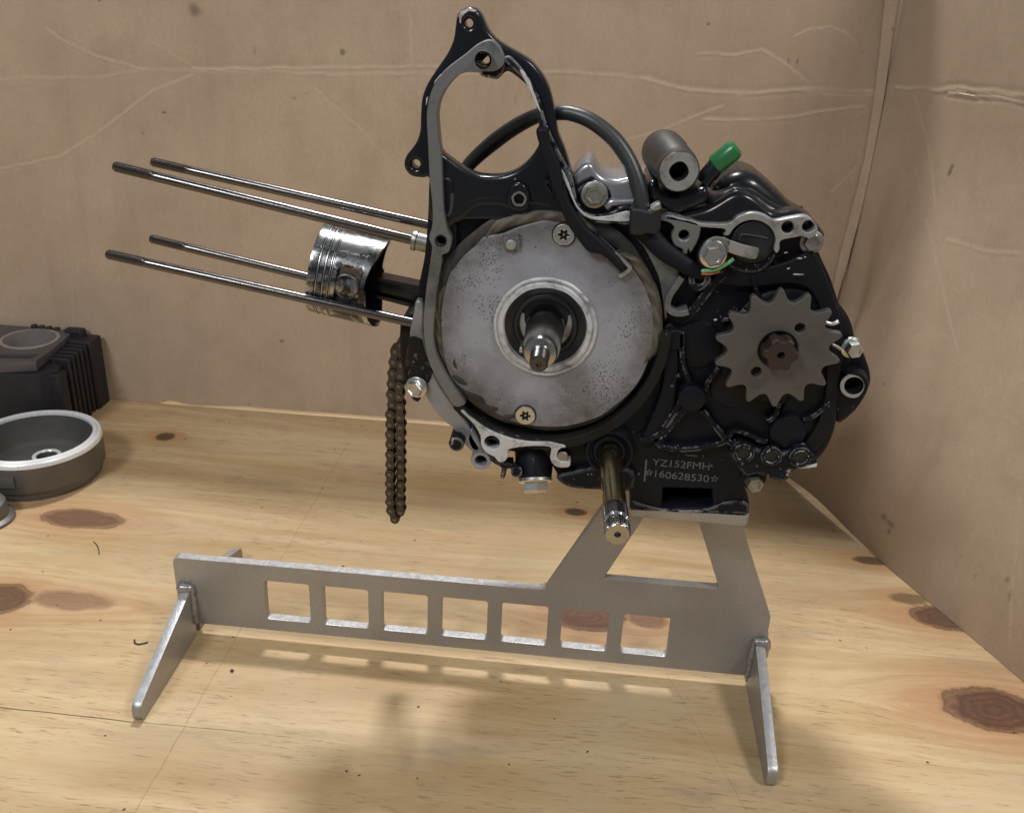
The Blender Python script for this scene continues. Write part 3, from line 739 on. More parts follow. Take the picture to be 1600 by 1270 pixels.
# left gasket rib: one long machined strip from the top boss down round the bowl
rib_out = [(789, 94.5), (784, 80), (775, 68), (763, 62.6), (746.4, 68.5), (727.5, 84), (704, 101.6), (687.4, 118), (675.6, 139), (668.5, 163), (666.6, 189), (668.5, 224), (671, 279), (674.7, 313), (675.7, 349.5), (670.4, 371), (674.7, 386), (673, 402), (668, 435), (663, 478.4), (661.5, 511.5), (664, 538), (669.8, 564.4), (683, 594), (699.5, 620.6), (712, 636)]
rib_in = [(728, 629), (711, 607.4), (693, 577.6), (681, 551), (677, 524.7), (679, 491.6), (683, 452), (689.6, 412), (691, 399), (701, 394), (705.5, 374), (699.5, 361), (693.6, 329.6), (691, 280), (688.6, 237.4), (684.5, 212), (682.7, 182), (686, 160.6), (696.8, 139), (713.4, 120.5), (728.7, 113.4), (746.4, 113.8), (756, 112), (772, 112), (784, 105)]
g = prism('gasket_rib', [smooth(XZ(rib_out + rib_in, YM), 3), hole(757, 92.5, 11, YM), hole(689, 376, 7.5, YM)], YM, -36.5, M['gasket'], eng, 0.5)
lathe('dowel_sleeve', aty(757, 92.5, YM + 0.4), (0, -1, 0), [(3.6, 5), (3.6, -0.4), (2.9, -0.5), (2.9, 6)], M['steel'], g, 28)
lathe('threaded_boss', aty(689, 376, YM + 0.3), (0, -1, 0), [(3.0, -0.3), (2.9, 0.3), (2.2, 0.3), (2.0, -6), (0, -6)], M['dark'], g, 24)
boss_sh = XZ([(746, 100), (753, 118), (775, 123.5), (781, 121), (788, 110), (789, 95), (770, 80)], -38)
prism('lug', [smooth(boss_sh, 3), hole(757, 92.5, 10, -38)], -40, -30, M['black_worn'], eng, 0.8)
# right gasket rib, worn
rr_o = [(786, 92), (796, 88), (812.6, 103), (828, 125), (842, 151), (851, 182), (859, 204), (869, 226), (883, 254), (895, 279), (901.6, 311), (910.4, 323.8), (923, 335), (945.7, 334), (960.8, 329), (968.3, 323.8), (987, 323.8)]
rr_i = [(987, 350), (960.8, 350), (940, 349.5), (923, 346.5), (905.4, 333), (896, 313), (889, 285), (876, 258), (862, 230), (852, 208), (846, 188), (838, 160), (826, 136), (812, 118), (796, 104)]
prism('worn_gasket_rib', [smooth(XZ(rr_o + rr_i, YM), 3)], YM, -34, M['black_worn'], eng, 0.7)
hi = [(870, 256), (880, 268), (889, 287), (897, 311), (906, 326), (923, 338), (945, 338), (962, 334), (985, 330), (985, 345), (960, 346), (925, 343), (905, 331), (893, 309), (884, 288), (874, 268)]
prism('bare_rib_face', [smooth(XZ(hi, YM - 0.3), 3)], YM - 0.3, YM + 1, M['bare'], eng, 0.3)
ch = [(812, 110), (820, 114), (826, 128), (833, 142), (840, 160), (845, 176), (838, 165), (831, 148), (822, 130)]
prism('bare_rib_face', [smooth(XZ(ch, YM - 0.3), 3)], YM - 0.3, YM + 1, M['bare'], eng, 0.2)
ear = [(490, 112), (508, 78), (560, 52), (612, 72), (600, 82), (560, 74), (530, 96), (512, 120), (508, 158), (500, 152), (498, 120)]
prism('paint_chip', [XZ(ear, YL - 0.2, Z1)], YL - 0.2, YL + 0.6, M['bare'], loop, 0.1)
for q in ([(372, 495), (384, 490), (380, 500), (350, 530), (330, 560), (338, 535)], [(280, 650), (290, 640), (286, 670), (276, 700)], [(1050, 850), (1075, 860), (1082, 890), (1065, 905), (1058, 875)], [(905, 465), (930, 490), (965, 535), (985, 590), (975, 595), (945, 545), (920, 505)], [(1140, 1090), (1160, 1100), (1175, 1140), (1200, 1180), (1215, 1230), (1195, 1200), (1165, 1150)]):
    prism('paint_chip', [XZ(q, YM - 0.25, Z1)], YM - 0.25, YM + 0.5, M['bare'], loop, 0.08)
# bowl floor features: ridge with bosses
def px3(pts, y, z=None):
    if z: pts = un(pts, z)
    return [aty(p[0], p[1], y if not callable(y) else y(i)) for i, p in enumerate(pts)]
tube('ridge', px3([(690, 352), (705, 340), (719, 333), (739, 317), (756, 312), (785, 313), (800, 318)], -35), 4.2, M['black_gloss'], eng, 12, ((0, 1, 0), 0.8))
tube('ridge', px3([(820, 315), (840, 312), (862, 318)], -35), 4.0, M['black_gloss'], eng, 12, ((0, 1, 0), 0.8))
b = prism('boss', [smooth(XZ([(810, 286), (822, 292), (828, 308), (824, 326), (810, 331), (796, 326), (792, 308), (798, 292)], -41), 3), hole(811, 311, 7.5, -41)], -41, -34, M['black_gloss'], eng, 1.2, 3)
lathe('worn_bore_edge', aty(811, 311, -41.1), (0, -1, 0), [(3.3, -0.6), (3.4, 0.25), (2.4, 0.25), (2.3, -6), (0, -6)], M['old_bolt'], b, 24, mod=lambda a, r, t: 1 + 0.03 * math.sin(5 * a) + 0.03 * math.sin(9 * a))
prism('boss', [smooth(XZ([(692, 280), (706, 282), (710, 300), (708, 330), (700, 340), (690, 330)], -38), 3)], -39, -33, M['black_worn'], eng, 1.2, 3)
prism('stud_wall', [smooth(XZ([(696, 330), (712, 334), (714, 360), (712, 400), (702, 416), (690, 420), (688, 400), (694, 370)], -36), 3)], -37, -33, M['black'], eng, 1.0, 3)
# ---- stator plate -----------------------------------------------------------
SCN = aty(853.3, 508, -38.5); sk = pxmm(SCN)
disc = un([(600, 203), (640, 195), (700, 205), (760, 215), (850, 250), (930, 300), (985, 350), (1050, 420), (1100, 490), (1135, 570), (1152, 650), (1150, 760), (1120, 880), (1060, 990), (960, 1080), (880, 1130), (740, 1168), (620, 1170), (500, 1150), (400, 1100), (360, 1060), (340, 1030), (270, 1005), (200, 945), (165, 850), (148, 700), (152, 600), (172, 500), (190, 445), (205, 430), (255, 365), (310, 318), (345, 278), (385, 266), (440, 258), (520, 225)], Z2)
ring_c = un([(641, 697)], Z2)[0]
sp = prism('stator_plate', [smooth(XZ(disc, -39.5), 3), hole(ring_c[0], ring_c[1], 64, -39.5, n=56)], -39.5, -36, M['stator'], eng, 0.6)
CR = aty(852, 511, -39.5); rk = 1 / pxmm(CR)
lathe('stepped_ring', (CR[0], -39.5, CR[2]), (0, -1, 0), [(81 * rk, -0.2), (81 * rk, 1.0), (79.5 * rk, 1.4), (77 * rk, 1.4), (76.2 * rk, 0.7), (73.5 * rk, 0.6), (73 * rk, 1.6), (72 * rk, 1.9), (66 * rk, 1.9), (65 * rk, 1.4), (64.5 * rk, -1.5)], M['bare'], sp, 72, mod=lambda a, r, t: 1 + 0.004 * math.sin(7 * a) + 0.003 * math.sin(13 * a))
lathe('oil_seal', (CR[0], -38.2, CR[2]), (0, -1, 0), [(66 * rk, 0), (63.5 * rk, 0.6), (60 * rk, 0.4), (57 * rk, -0.4), (52 * rk, -0.8), (49 * rk, 0.2), (45 * rk, 0.2), (43 * rk, -1.6), (41 * rk, -4)], M['seal'], eng, 64)
lathe('web_shade_disc', (CR[0], -33.0, CR[2]), (0, -1, 0), [(44 * rk, 0), (40 * rk, 0.4), (24 * rk, 0.5), (8, 1.5)], M['seal'], eng, 40)  # dark disc stands in for recess shade; crescents below are the lit web
for a0, a1 in ((-58, 24), (158, 240)):
    sec_ = [(CR[0] + 42 * rk * math.cos(math.radians(a0 + (a1 - a0) * i / 14)), CR[2] + 42 * rk * math.sin(math.radians(a0 + (a1 - a0) * i / 14))) for i in range(15)]
    sec_ += [(CR[0] + (28 + 9 * abs(i / 7 - 1)) * rk * math.cos(math.radians(a0 + (a1 - a0) * i / 14)), CR[2] + (28 + 9 * abs(i / 7 - 1)) * rk * math.sin(math.radians(a0 + (a1 - a0) * i / 14))) for i in range(14, -1, -1)]
    prism('crank_web', [sec_], -35.4, -33.2, M['gasket_light'], eng, 0.4)
YT = -88.0
cs = lathe('crankshaft', (CR[0], -34, CR[2]), (0, -1, 0), [(9.2, 0), (9.2, 10), (9.0, 10.6), (8.8, 20), (8.6, 30), (8.2, 36), (7.4, 40.2), (6.9, 40.8), (4.6, 41.2), (4.4, 41.8), (4.3, 44)], M['shaft'], eng, 40)
prof = []
for k in range(26): t = 44 + k * 0.32; prof.append((4.15 if k % 2 == 0 else 3.75, t))
prof += [(3.9, 52.4), (3.4, 53.2), (1.2, 53.2), (0.9, 52.2), (0, 52.2)]
lathe('threaded_end', (CR[0], -34, CR[2]), (0, -1, 0), prof, M['stud'], cs, 28)
slab_key = [(CR[0] - 9.6, CR[2] - 1.2), (CR[0] - 8.2, CR[2] - 1.2), (CR[0] - 8.2, CR[2] + 1.2), (CR[0] - 9.6, CR[2] + 1.2)]
prism('key', [slab_key], -72, -62, M['steel'], cs, 0.2)
def torx_screw(px, py, rpx):
    P = aty(px, py, -39.7); r = rpx / pxmm(P)
    star = []
    for k in range(36):
        a = 2 * math.pi * k / 36; star.append((P[0] + r * (0.42 + 0.13 * math.cos(6 * a)) * math.cos(a), P[2] + r * (0.42 + 0.13 * math.cos(6 * a)) * math.sin(a)))
    s_ = prism('screw', [circle(P[0], P[2], r, 32), star], -41.0, -38.8, M['zinc'], eng, 0.35)
    lathe('screw_recess', (P[0], -39.6, P[2]), (0, -1, 0), [(r * 0.72, 0), (0, -0.1)], M['dark'], s_, 20)
    lathe('recess_pin', (P[0], -39.6, P[2]), (0, -1, 0), [(r * 0.12, 0), (r * 0.1, 0.7), (0, 0.8)], M['zinc'], s_, 10)
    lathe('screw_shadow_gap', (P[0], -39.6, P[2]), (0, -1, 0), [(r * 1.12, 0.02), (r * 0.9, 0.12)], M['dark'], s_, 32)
torx_screw(881, 366, 17); torx_screw(821, 648, 15.5)
for (px, py, r) in ((772, 608, 8.5), (882.5, 631, 8.5)):
    P = aty(px, py, -39.5); k = r / pxmm(P)
    lathe('punch_mark', (P[0], -39.5, P[2]), (0, -1, 0), [(k, -0.1), (k * 1.04, 0.12), (k * 0.93, 0.14), (k * 0.86, -0.02)], M['stator'], sp, 24)
nb = XZ([(786, 367), (791, 371), (808, 371), (811, 366), (813, 382), (811, 391), (788, 391), (786, 382)], -41.5)
n_ = prism('rivet_block', [nb], -41.5, -38.5, M['gasket'], sp, 0.5)
lathe('rivet_head', aty(798.5, 382, -41.4), (0, -1, 0), [(2.4, 0), (2.3, 0.9), (1.6, 1.2), (0, 1.2)], M['gasket_light'], n_, 20)
# grease band squeezed round the plate
def goop(name, a0, a1, rin, rout, mat, y, seed, n=110, lift=1.2):
    r = np.random.default_rng(seed); V = []; F = []; m = 7
    ph = r.uniform(0, 6.28, 8)
    for i in range(n + 1):
        t = i / n; a = math.radians(a0 + (a1 - a0) * t)
        env = min(1, 6 * t, 6 * (1 - t)) ** 0.6
        w1 = sum(math.sin(a * f + p) / f for f, p in zip((5, 9, 14, 23, 37), ph)) * 5.5
        w2 = sum(math.sin(a * f + p) / f for f, p in zip((6, 11, 17, 29, 41), ph[::-1])) * 5.5
        ri = (rin + w1); ro = ri + (rout + w2 - ri) * max(env, 0.08)
        for k in range(m):
            s_ = k / (m - 1); rr = (ri + (ro - ri) * s_) / sk
            yy = y - lift * math.sin(math.pi * s_) ** 0.7 * (0.7 + 0.3 * math.sin(a * 31 + k)) + r.uniform(-.1, .1)
            V.append((SCN[0] + rr * math.cos(a), yy, SCN[2] + rr * math.sin(a)))
    for i in range(n):
        for k in range(m - 1): q = i * m + k; F.append((q, q + 1, q + m + 1, q + m))
    return mesh_obj(name, V, F, mat, eng, 60)
goop('grease_band', 0, 359.9, 160, 184, M['goop_dark'], -37.2, 1, 220)
goop('sealant_band', 66, 128, 163, 180, M['goop_brown'], -38.0, 2, 90, 1.8)
goop('sealant_band', -22, 52, 160, 180, M['goop_brown'], -37.9, 3, 90, 2.2)
goop('grease_band', 205, 262, 157, 182, M['goop_dark'], -38.6, 4, 90, 1.4)
goop('sealant_band', 160, 215, 164, 178, M['goop_brown'], -38.0, 5, 70, 1.0)
# lower bowl rim, black then bare casting with two lugs
arc = lambda a0, a1, r, n=24: [(853.3 + r * math.cos(math.radians(a0 + (a1 - a0) * i / n)), 508 - r * math.sin(math.radians(a0 + (a1 - a0) * i / n))) for i in range(n + 1)]
prism('bowl_rim', [smooth(XZ(arc(222, 356, 181) + arc(356, 222, 197), YM), 1)], YM + 1, YF, M['black_goop'], eng, 0.8)
low = [(215, 20), (250, 10), (300, 60), (380, 120), (460, 180), (560, 240), (680, 290), (800, 330), (900, 350), (1000, 365), (1120, 368), (1230, 370), (1330, 395), (1385, 405), (1410, 430), (1360, 440), (1320, 480), (1310, 540), (1350, 590), (1455, 600), (1450, 650), (1380, 662), (1300, 650), (1250, 600), (1232, 540), (1245, 470), (1225, 425), (1100, 415), (960, 420), (840, 435), (760, 460), (752, 520), (735, 570), (690, 600), (640, 590), (600, 540), (520, 500), (470, 450), (445, 390), (440, 300), (380, 190), (310, 110)]
prism('lower_gasket_face', [smooth(XZ(low, YM, ZB), 2), hole(572, 378, 88, YM, ZB)], YM, YF - 1, M['bare'], eng, 0.5)
lathe('lug_bore', aty(690 + 572 / 7.273, 640 + 378 / 7.273, YM + 3), (0, -1, 0), [(4.2, 2.6), (3.7, 2.7), (3.7, -8), (0, -8)], M['dark'], eng, 24)
lathe('lug_bore', aty(690 + 1375 / 7.273, 640 + 535 / 7.273, YM + 1.5), (0, -1, 0), [(3.0, 0), (2.6, 0.6), (0, 0.7)], M['old_bolt'], eng, 20)
# cylinder-side casting left of the bowl
cas = [(650, 470), (662, 476), (662, 512), (665, 540), (671, 566), (684, 596), (700, 622), (716, 642), (730, 660), (742, 684), (752, 702), (738, 706), (722, 690), (708, 670), (690, 655), (668, 625), (657, 600), (650, 570), (642, 545), (640, 520), (646, 490)]
prism('cylinder_side_casting', [smooth(XZ(cas, -37), 3)], -37, -8, M['cast'], eng, 1.2, 3)
gp = [(150, 380), (300, 400), (330, 500), (400, 740), (440, 800), (395, 940), (340, 930), (240, 880), (130, 870), (170, 720), (120, 640), (140, 560)]
prism('grease_patch', [smooth(XZ(gp, -38, ZL), 3)], -37.5, -33, M['black_goop'], eng, 0.4, 2)
prism('chain_tensioner_guide', [smooth(XZ([(150, 460), (240, 520), (250, 600), (210, 700), (150, 730), (110, 690), (120, 600)], -30, ZL), 3)], -32, -20, M['rust'], eng, 1.5, 3)
prism('chain_tunnel', [smooth(XZ([(640, 478), (668, 470), (672, 520), (668, 600), (650, 596), (640, 560), (636, 520)], 0), 3)], -20, 24, M['black_goop'], eng, 1.5, 3)
hexbolt('flange_bolt', aty(652, 604, -38), (-0.2, -1, 0.05), 3.9, 5.5, M['zinc'], eng)
lathe('bolt_shank', aty(655, 602, -36), (0, 1, 0), [(3.4, -2.5), (3.4, 12), (0, 12)], M['black_goop'], eng, 20)
prism('white_chain_guide', [XZ([(629, 493), (650, 485), (652, 512), (642, 520), (637, 505)], -10)], -14, -6, M['white'], eng, 0.4)
# ---- underside bits ----------------------------------------------------------
def rod(name, p0, y0, p1, y1, r, mat, parent=eng, seg=20, prof=None, tipmat=None):
    A = Vector(aty(*p0, y0)); B = Vector(aty(*p1, y1)); L = (B - A).length
    o = lathe(name, A, B - A, prof(L) if prof else [(0, 0), (r, 0), (r, L - r * 0.15), (r * 0.85, L), (0, L)], mat, parent, seg)
    return o
z = lambda x, y, Z: (Z[0] + x / Z[2], Z[1] + y / Z[2])
rod('dowel_stub', z(230, 180, ZB), -22, z(165, 400, ZB), -44, 3.9, M['black_worn'])
cl = lathe('hollow_lug', aty(*z(445, 585, ZB), -40), (0, 1, 0), [(3.0, 8), (3.0, 0.6), (3.4, 0), (4.9, 0), (5.2, 0.8), (5.4, 18), (0, 18)], M['cast'], eng, 28)
lathe('lug_bore', aty(*z(445, 585, ZB), -38.5), (0, 1, 0), [(2.9, 0), (2.6, 6), (0, 6)], M['dark'], cl, 20)
prism('bracket', [smooth(XZ([(560, 500), (680, 590), (800, 590), (800, 660), (740, 680), (725, 760), (690, 785), (668, 750), (680, 660), (600, 610), (560, 570)], -34, ZB), 3)], -35, -28, M['black_worn'], eng, 1.2, 3)
prism('casting_web', [smooth(XZ([(350, 200), (430, 330), (470, 450), (360, 460), (300, 380), (285, 290)], -35, ZB), 3)], -37, -20, M['cast'], eng, 1.5, 3)
A = Vector(aty(*z(1050, 480, ZB), -26)); Bv = Vector(aty(*z(1065, 800, ZB), -34)); dv = (Bv - A).normalized(); L = (Bv - A).length
lathe('drain_boss', A - dv * 8, dv, [(0, 0), (10.2, 0), (10.0, L - 2), (8.4, L + 8), (0, L + 8)], M['black'], eng, 36)
db = hexbolt('drain_bolt', A + dv * (L - 0.2), dv, 6.3, 6.5, M['zinc'], eng, True, False)
lathe('drain_washer', A + dv * (L - 0.9), dv, [(0, 0), (8.6, 0), (8.6, 1.3), (0, 1.3)], M['gasket_light'], eng, 30)
rod('screw_boss', z(860, 640, ZB), -25, z(850, 705, ZB), -41, 3.0, M['black_worn'])
prism('sump_wall', [smooth(XZ([(870, 742), (888, 735), (945, 725), (990, 735), (984, 764), (935, 763), (894, 760), (876, 752)], -36), 3)], -38, -20, M['black_worn'], eng, 1.5, 3)
# ---- kick shaft --------------------------------------------------------------
KP = aty(952, 707, -40)
lathe('kick_boss', (KP[0], -33, KP[2]), (0, -1, 0), [(12.6, -1), (12.3, 6.6), (11.8, 7.4), (10.6, 7.6), (10.2, 6.8), (9.2, 6.0), (8.6, 5.6), (7.9, 6.4), (6.6, 6.6), (6.2, 5.2), (5, 5.0)], M['black'], eng, 48)
KD = (0.012, -1, 0.0); KT = aty(965, 835, -113)
KDv = (Vector(KT) - Vector((KP[0], -33, KP[2]))); KLn = KDv.length
prf = [(5.5, 0), (5.5, KLn - 21), (5.3, KLn - 20.6), (5.4, KLn - 20.2)]
spl = [(5.4, KLn - 20.2), (5.5, KLn - 19.6), (5.5, KLn - 10.5), (4.6, KLn - 9.6), (4.5, KLn - 7), (5.4, KLn - 6.4), (5.6, KLn - 6), (5.6, KLn - 1.2), (5.2, KLn - 0.2), (5.0, KLn), (1.5, KLn), (1.2, KLn - 2.5), (0, KLn - 2.5)]
ks = lathe('kick_shaft', (KP[0], -33, KP[2]), KDv, prf, M['kick'], eng, 40)
lathe('spline', (KP[0], -33, KP[2]), KDv, spl, M['shaft'], ks, 120, mod=lambda a, r, t: (1 + 0.045 * (1 if math.sin(a * 30) > 0 else -1)) if 5.3 < r and not (KLn - 0.3 < t) else 1.0, ang=25)
# ---- sprocket and output shaft ------------------------------------------------
SY = -49.0
SP = aty(1215.5, 546.5, SY); k = 1 / pxmm(SP); Rt, Rr_ = 97.5 * k, 80 * k
teeth = []
for i in range(14):
    a0 = math.radians(82.9 + 12.86 + 360 / 14 * i); hp = math.pi / 14
    for da, q_ in ((-1.0, 77.6), (-0.82, 78.3), (-0.64, 80.8), (-0.48, 85), (-0.35, 89.6), (-0.24, 94), (-0.14, 97), (-0.06, 98), (0.06, 98), (0.14, 97), (0.24, 94), (0.35, 89.6), (0.48, 85), (0.64, 80.8), (0.82, 78.3)):
        rr = q_ * k
        teeth.append((SP[0] + rr * math.cos(a0 + da * hp), SP[2] + rr * math.sin(a0 + da * hp)))
prism('drive_sprocket', [teeth, circle(SP[0], SP[2], 9.0, 36), hole(1250, 513, 8, SY), hole(1182, 581, 8, SY)], SY, SY + 4.2, M['sprocket'], eng, 0.5)
def spline6(a, r, t): return 1.0 + 0.11 * math.tanh(3 * math.cos(6 * a)) if r > 3 else 1.0
os_ = lathe('output_shaft', (SP[0] + 0.2, SY + 8, SP[2] + 0.2), (0, -1, 0), [(7.2, 0), (7.2, 15.2), (6.6, 15.8), (1.8, 15.8), (1.5, 12), (0, 12)], M['rust'], eng, 72, mod=spline6, ang=30)
lathe('shaft_collar', (SP[0], SY + 6, SP[2]), (0, -1, 0), [(10.5, 0), (10.5, 3.0), (8.5, 3.4), (7, 3.4)], M['dark'], eng, 32)
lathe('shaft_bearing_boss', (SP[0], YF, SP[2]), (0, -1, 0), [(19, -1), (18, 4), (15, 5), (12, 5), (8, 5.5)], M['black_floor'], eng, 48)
# ---- right-hand casting details ----------------------------------------------
# glossy rolled cover above the sprocket, built as three stacked rolls
d_back = [(30, 640), (120, 600), (240, 520), (280, 420), (330, 352), (400, 318), (470, 312), (540, 335), (600, 380), (660, 430), (720, 490), (790, 560), (870, 608), (925, 655), (930, 720), (600, 740), (100, 700)]
prism('rolled_cover', [smooth(XZ(d_back, -6, Z4), 3)], -26, 14, M['black_gloss'], eng, 8, 5)
d_mid = [(60, 640), (110, 612), (220, 560), (270, 510), (340, 468), (430, 442), (500, 445), (570, 475), (650, 530), (730, 568), (800, 585), (880, 625), (900, 700), (500, 740), (100, 700)]
prism('rolled_cover', [smooth(XZ(d_mid, -26, Z4), 3)], -33, -14, M['black_gloss'], eng, 5, 5)
d_fr = [(40, 645), (120, 612), (240, 580), (320, 540), (390, 496), (450, 476), (510, 488), (570, 525), (630, 575), (680, 600), (800, 590), (880, 622), (900, 690), (660, 700), (520, 640), (400, 690), (200, 690), (60, 690)]
prism('rolled_cover', [smooth(XZ(d_fr, -37, Z4), 3)], -38.5, -26, M['black_gloss'], eng, 3.2, 5)
# machined face with two threaded holes
gf = [(0, 622, 1), (110, 640), (215, 668), (385, 672), (440, 632), (500, 608), (560, 604), (620, 622), (675, 652), (760, 638), (860, 626), (915, 655), (945, 700), (935, 737), (890, 766), (850, 752), (800, 760), (715, 780), (708, 830), (690, 856), (672, 832), (682, 770), (665, 720), (635, 685), (590, 660), (530, 652), (470, 668), (420, 708), (392, 748), (360, 746), (366, 708), (215, 695), (110, 670), (0, 650, 1)]
mf = prism('machined_face', [smooth(XZ(gf, YM, Z4), 3), hole(757, 695, 37, YM, Z4), hole(885, 690, 37, YM, Z4)], YM, -35, M['gasket_light'], eng, 0.6)
for hx in (757, 885):
    lathe('threaded_hole', aty(*z(hx, 692, Z4), YM + 0.6), (0, -1, 0), [(3.1, 0.4), (2.6, 0.2), (2.5, -5), (0, -5)], M['dark'], mf, 24)
# recess behind the pick-up and the sprocket
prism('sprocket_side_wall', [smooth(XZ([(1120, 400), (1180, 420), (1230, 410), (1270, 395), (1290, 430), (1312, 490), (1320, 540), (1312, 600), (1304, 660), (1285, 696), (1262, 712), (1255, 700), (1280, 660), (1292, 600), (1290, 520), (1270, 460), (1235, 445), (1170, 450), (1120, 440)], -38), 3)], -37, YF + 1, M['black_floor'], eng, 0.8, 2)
prism('pickup_wall', [smooth(XZ([(570, 605), (690, 700), (700, 790), (690, 860), (650, 930), (580, 975), (500, 985), (430, 965), (385, 930), (360, 860), (380, 760), (440, 670)], -38, Z4), 3)], -38, YF + 1, M['black_worn'], eng, 1.2, 3)
PC = aty(*z(541, 790, Z4), -41); pk = 1 / pxmm(PC)
pu = lathe('pickup_cap', (PC[0], -37, PC[2]), (0, -1, 0), [(34 * pk, 0), (34 * pk, 2.6), (33 * pk, 3.4), (31 * pk, 3.6), (30.5 * pk, 3.0), (0, 3.0)], M['rubber'], eng, 48)
tube('moulded_line', px3([(455, 775), (465, 748), (485, 740), (560, 750), (635, 764)], -40.2, Z4), 0.55, M['tube_grey'], pu, 8)
br = [(250, 780), (300, 752), (360, 756), (400, 774), (470, 800), (540, 812), (578, 826), (572, 862), (552, 892), (480, 880), (420, 862), (385, 850), (360, 880), (330, 930), (280, 945), (235, 925), (210, 880), (215, 830)]
prism('clamp_bracket', [smooth(XZ(br, -44, Z4), 3)], -44.6, -43.4, M['old_bolt'], eng, 0.4)
prism('bracket_tab', [smooth(XZ([(402, 776, 1), (480, 803), (578, 826, 1), (572, 862), (552, 892, 1), (480, 880), (390, 850, 1)], -46, Z4), 3)], -46.2, -44.7, M['gasket_light'], eng, 0.4)
hexbolt('clamp_bolt', aty(*z(293, 862, Z4), -44.6), (0.05, -1, 0.03), 4.4, 5.2, M['steel'], eng)
prism('clamp_base', [smooth(XZ([(300, 770), (380, 800), (390, 870), (360, 930), (300, 960), (220, 940), (195, 880), (220, 810)], -42, Z4), 3)], -43.2, YF, M['rubber'], eng, 1.0)
hexbolt('recessed_bolt', aty(*z(903, 785, Z4), -33), (0, -1, 0.1), 3.8, 5, M['old_bolt'], eng)
# lug with open throat
lg = [(660, 752), (740, 736), (800, 756), (880, 770), (930, 800), (925, 870), (900, 930), (868, 975), (855, 950), (845, 985), (820, 978), (818, 955), (770, 930), (750, 870), (768, 822), (740, 790), (690, 776)]
prism('throat_lug', [smooth(XZ(lg, YM, Z3), 3), hole(828, 865, 32, YM, Z3)], YM, YF, M['gasket'], eng, 0.8, 3)
# top corner with bolt; its grey is reflected light painted onto glossy black
tc = [(140, 500), (178, 444), (225, 414), (262, 425), (295, 475), (340, 508), (420, 520), (505, 505), (530, 580), (600, 610), (640, 690), (500, 700), (420, 706), (345, 738), (250, 738), (195, 695), (150, 610)]
prism('top_corner_casting', [smooth(XZ(tc, -36, Z3), 3)], -37, -6, M['case_sheen'], eng, 2.4, 4)
up = [(120, 520), (175, 436), (225, 404), (268, 415), (302, 466), (345, 496), (420, 508), (520, 490), (640, 480), (640, 640), (300, 640)]
prism('red_sealant_line', [smooth(XZ(up, -4, Z3), 3)], -6, -3.5, M['red_sealant'], eng, 0.6)
up2 = [(p[0], p[1] + 10) for p in up]
prism('top_corner_rear', [smooth(XZ(up2, 0, Z3), 3)], -3.2, 24, M['case_sheen'], eng, 3, 4)
tube('corner_ridge', px3([(165, 565), (200, 535), (255, 510), (262, 505)], -37.2, Z3), 0.9, M['black'], eng, 8)
tube('corner_ridge', px3([(345, 690), (380, 662), (430, 660), (520, 655)], -37.6, Z3), 2.2, M['case_sheen'], eng, 10)
hexbolt('corner_bolt', aty(*z(272, 612, Z3), -38.5), (0.02, -1, 0.06), 4.3, 5, M['old_bolt'], eng)
lathe('bolt_recess', aty(*z(275, 630, Z3), -36.5), (0, -1, 0), [(7.6, -1), (7.4, 0.9), (6.8, 1.3), (5, 0.9), (0, 0.9)], M['black'], eng, 32)
# breather/tensioner tube on top
TA = Vector(aty(*z(797, 468, Z3), -44)); TB = Vector(aty(*z(700, 345, Z3), 6)); TV = TB - TA; TL_ = TV.length
tr = 33 / pxmm(TA)
tt = lathe('pivot_tube', TA, TV, [(14.5 / pxmm(TA), 14), (14.5 / pxmm(TA), 0.8), (16 / pxmm(TA), 0), (tr * 0.93, 0), (tr, 0.8), (tr, 8), (tr * 1.06, 9), (tr * 1.1, TL_ * 0.7), (tr * 1.14, TL_ * 0.72), (tr * 1.14, TL_), (0, TL_)], M['tube_grey'], eng, 48)
lathe('bare_tube_end', TA, TV, [(tr * 0.46, -0.15), (tr * 0.92, -0.15), (tr * 0.96, 0.5)], M['gasket_light'], tt, 40, mod=lambda a, r, t: 1 + 0.03 * math.sin(4 * a + 1) if r < tr * 0.6 else 1 - 0.03 * max(0, math.sin(3 * a)))
lathe('tube_bore', TA, TV, [(14.3 / pxmm(TA), 0.3), (14 / pxmm(TA), 13), (0, 13)], M['dark'], tt, 28)
prism('tube_saddle', [smooth(XZ([(650, 520), (700, 600), (800, 600), (900, 570), (960, 560), (985, 610), (950, 660), (800, 720), (690, 690), (600, 640), (600, 540)], -34, Z3), 3)], -38, 4, M['black_gloss'], eng, 3, 4)
# nipple with green cap
NA = Vector(aty(1098, 285, -30)); NB = Vector(aty(1126, 250, -30)); lathe('nipple', NA, NB - NA, [(0, 0), (4.2, 0), (4.0, (NB - NA).length * 0.9), (3.2, (NB - NA).length + 6), (0, (NB - NA).length + 6)], M['black_gloss'], eng, 20)
GA = Vector(aty(1118, 258, -30)); GB = Vector(aty(1152, 230, -31)); gl = (GB - GA).length
lathe('green_cap', GA, GB - GA, [(3.8, -0.6), (4.6, 0), (4.75, 0.6), (4.6, gl * 0.5), (4.6, gl * 0.78), (4.1, gl * 0.92), (2.8, gl), (0, gl + 0.2)], M['green_cap'], eng, 28)
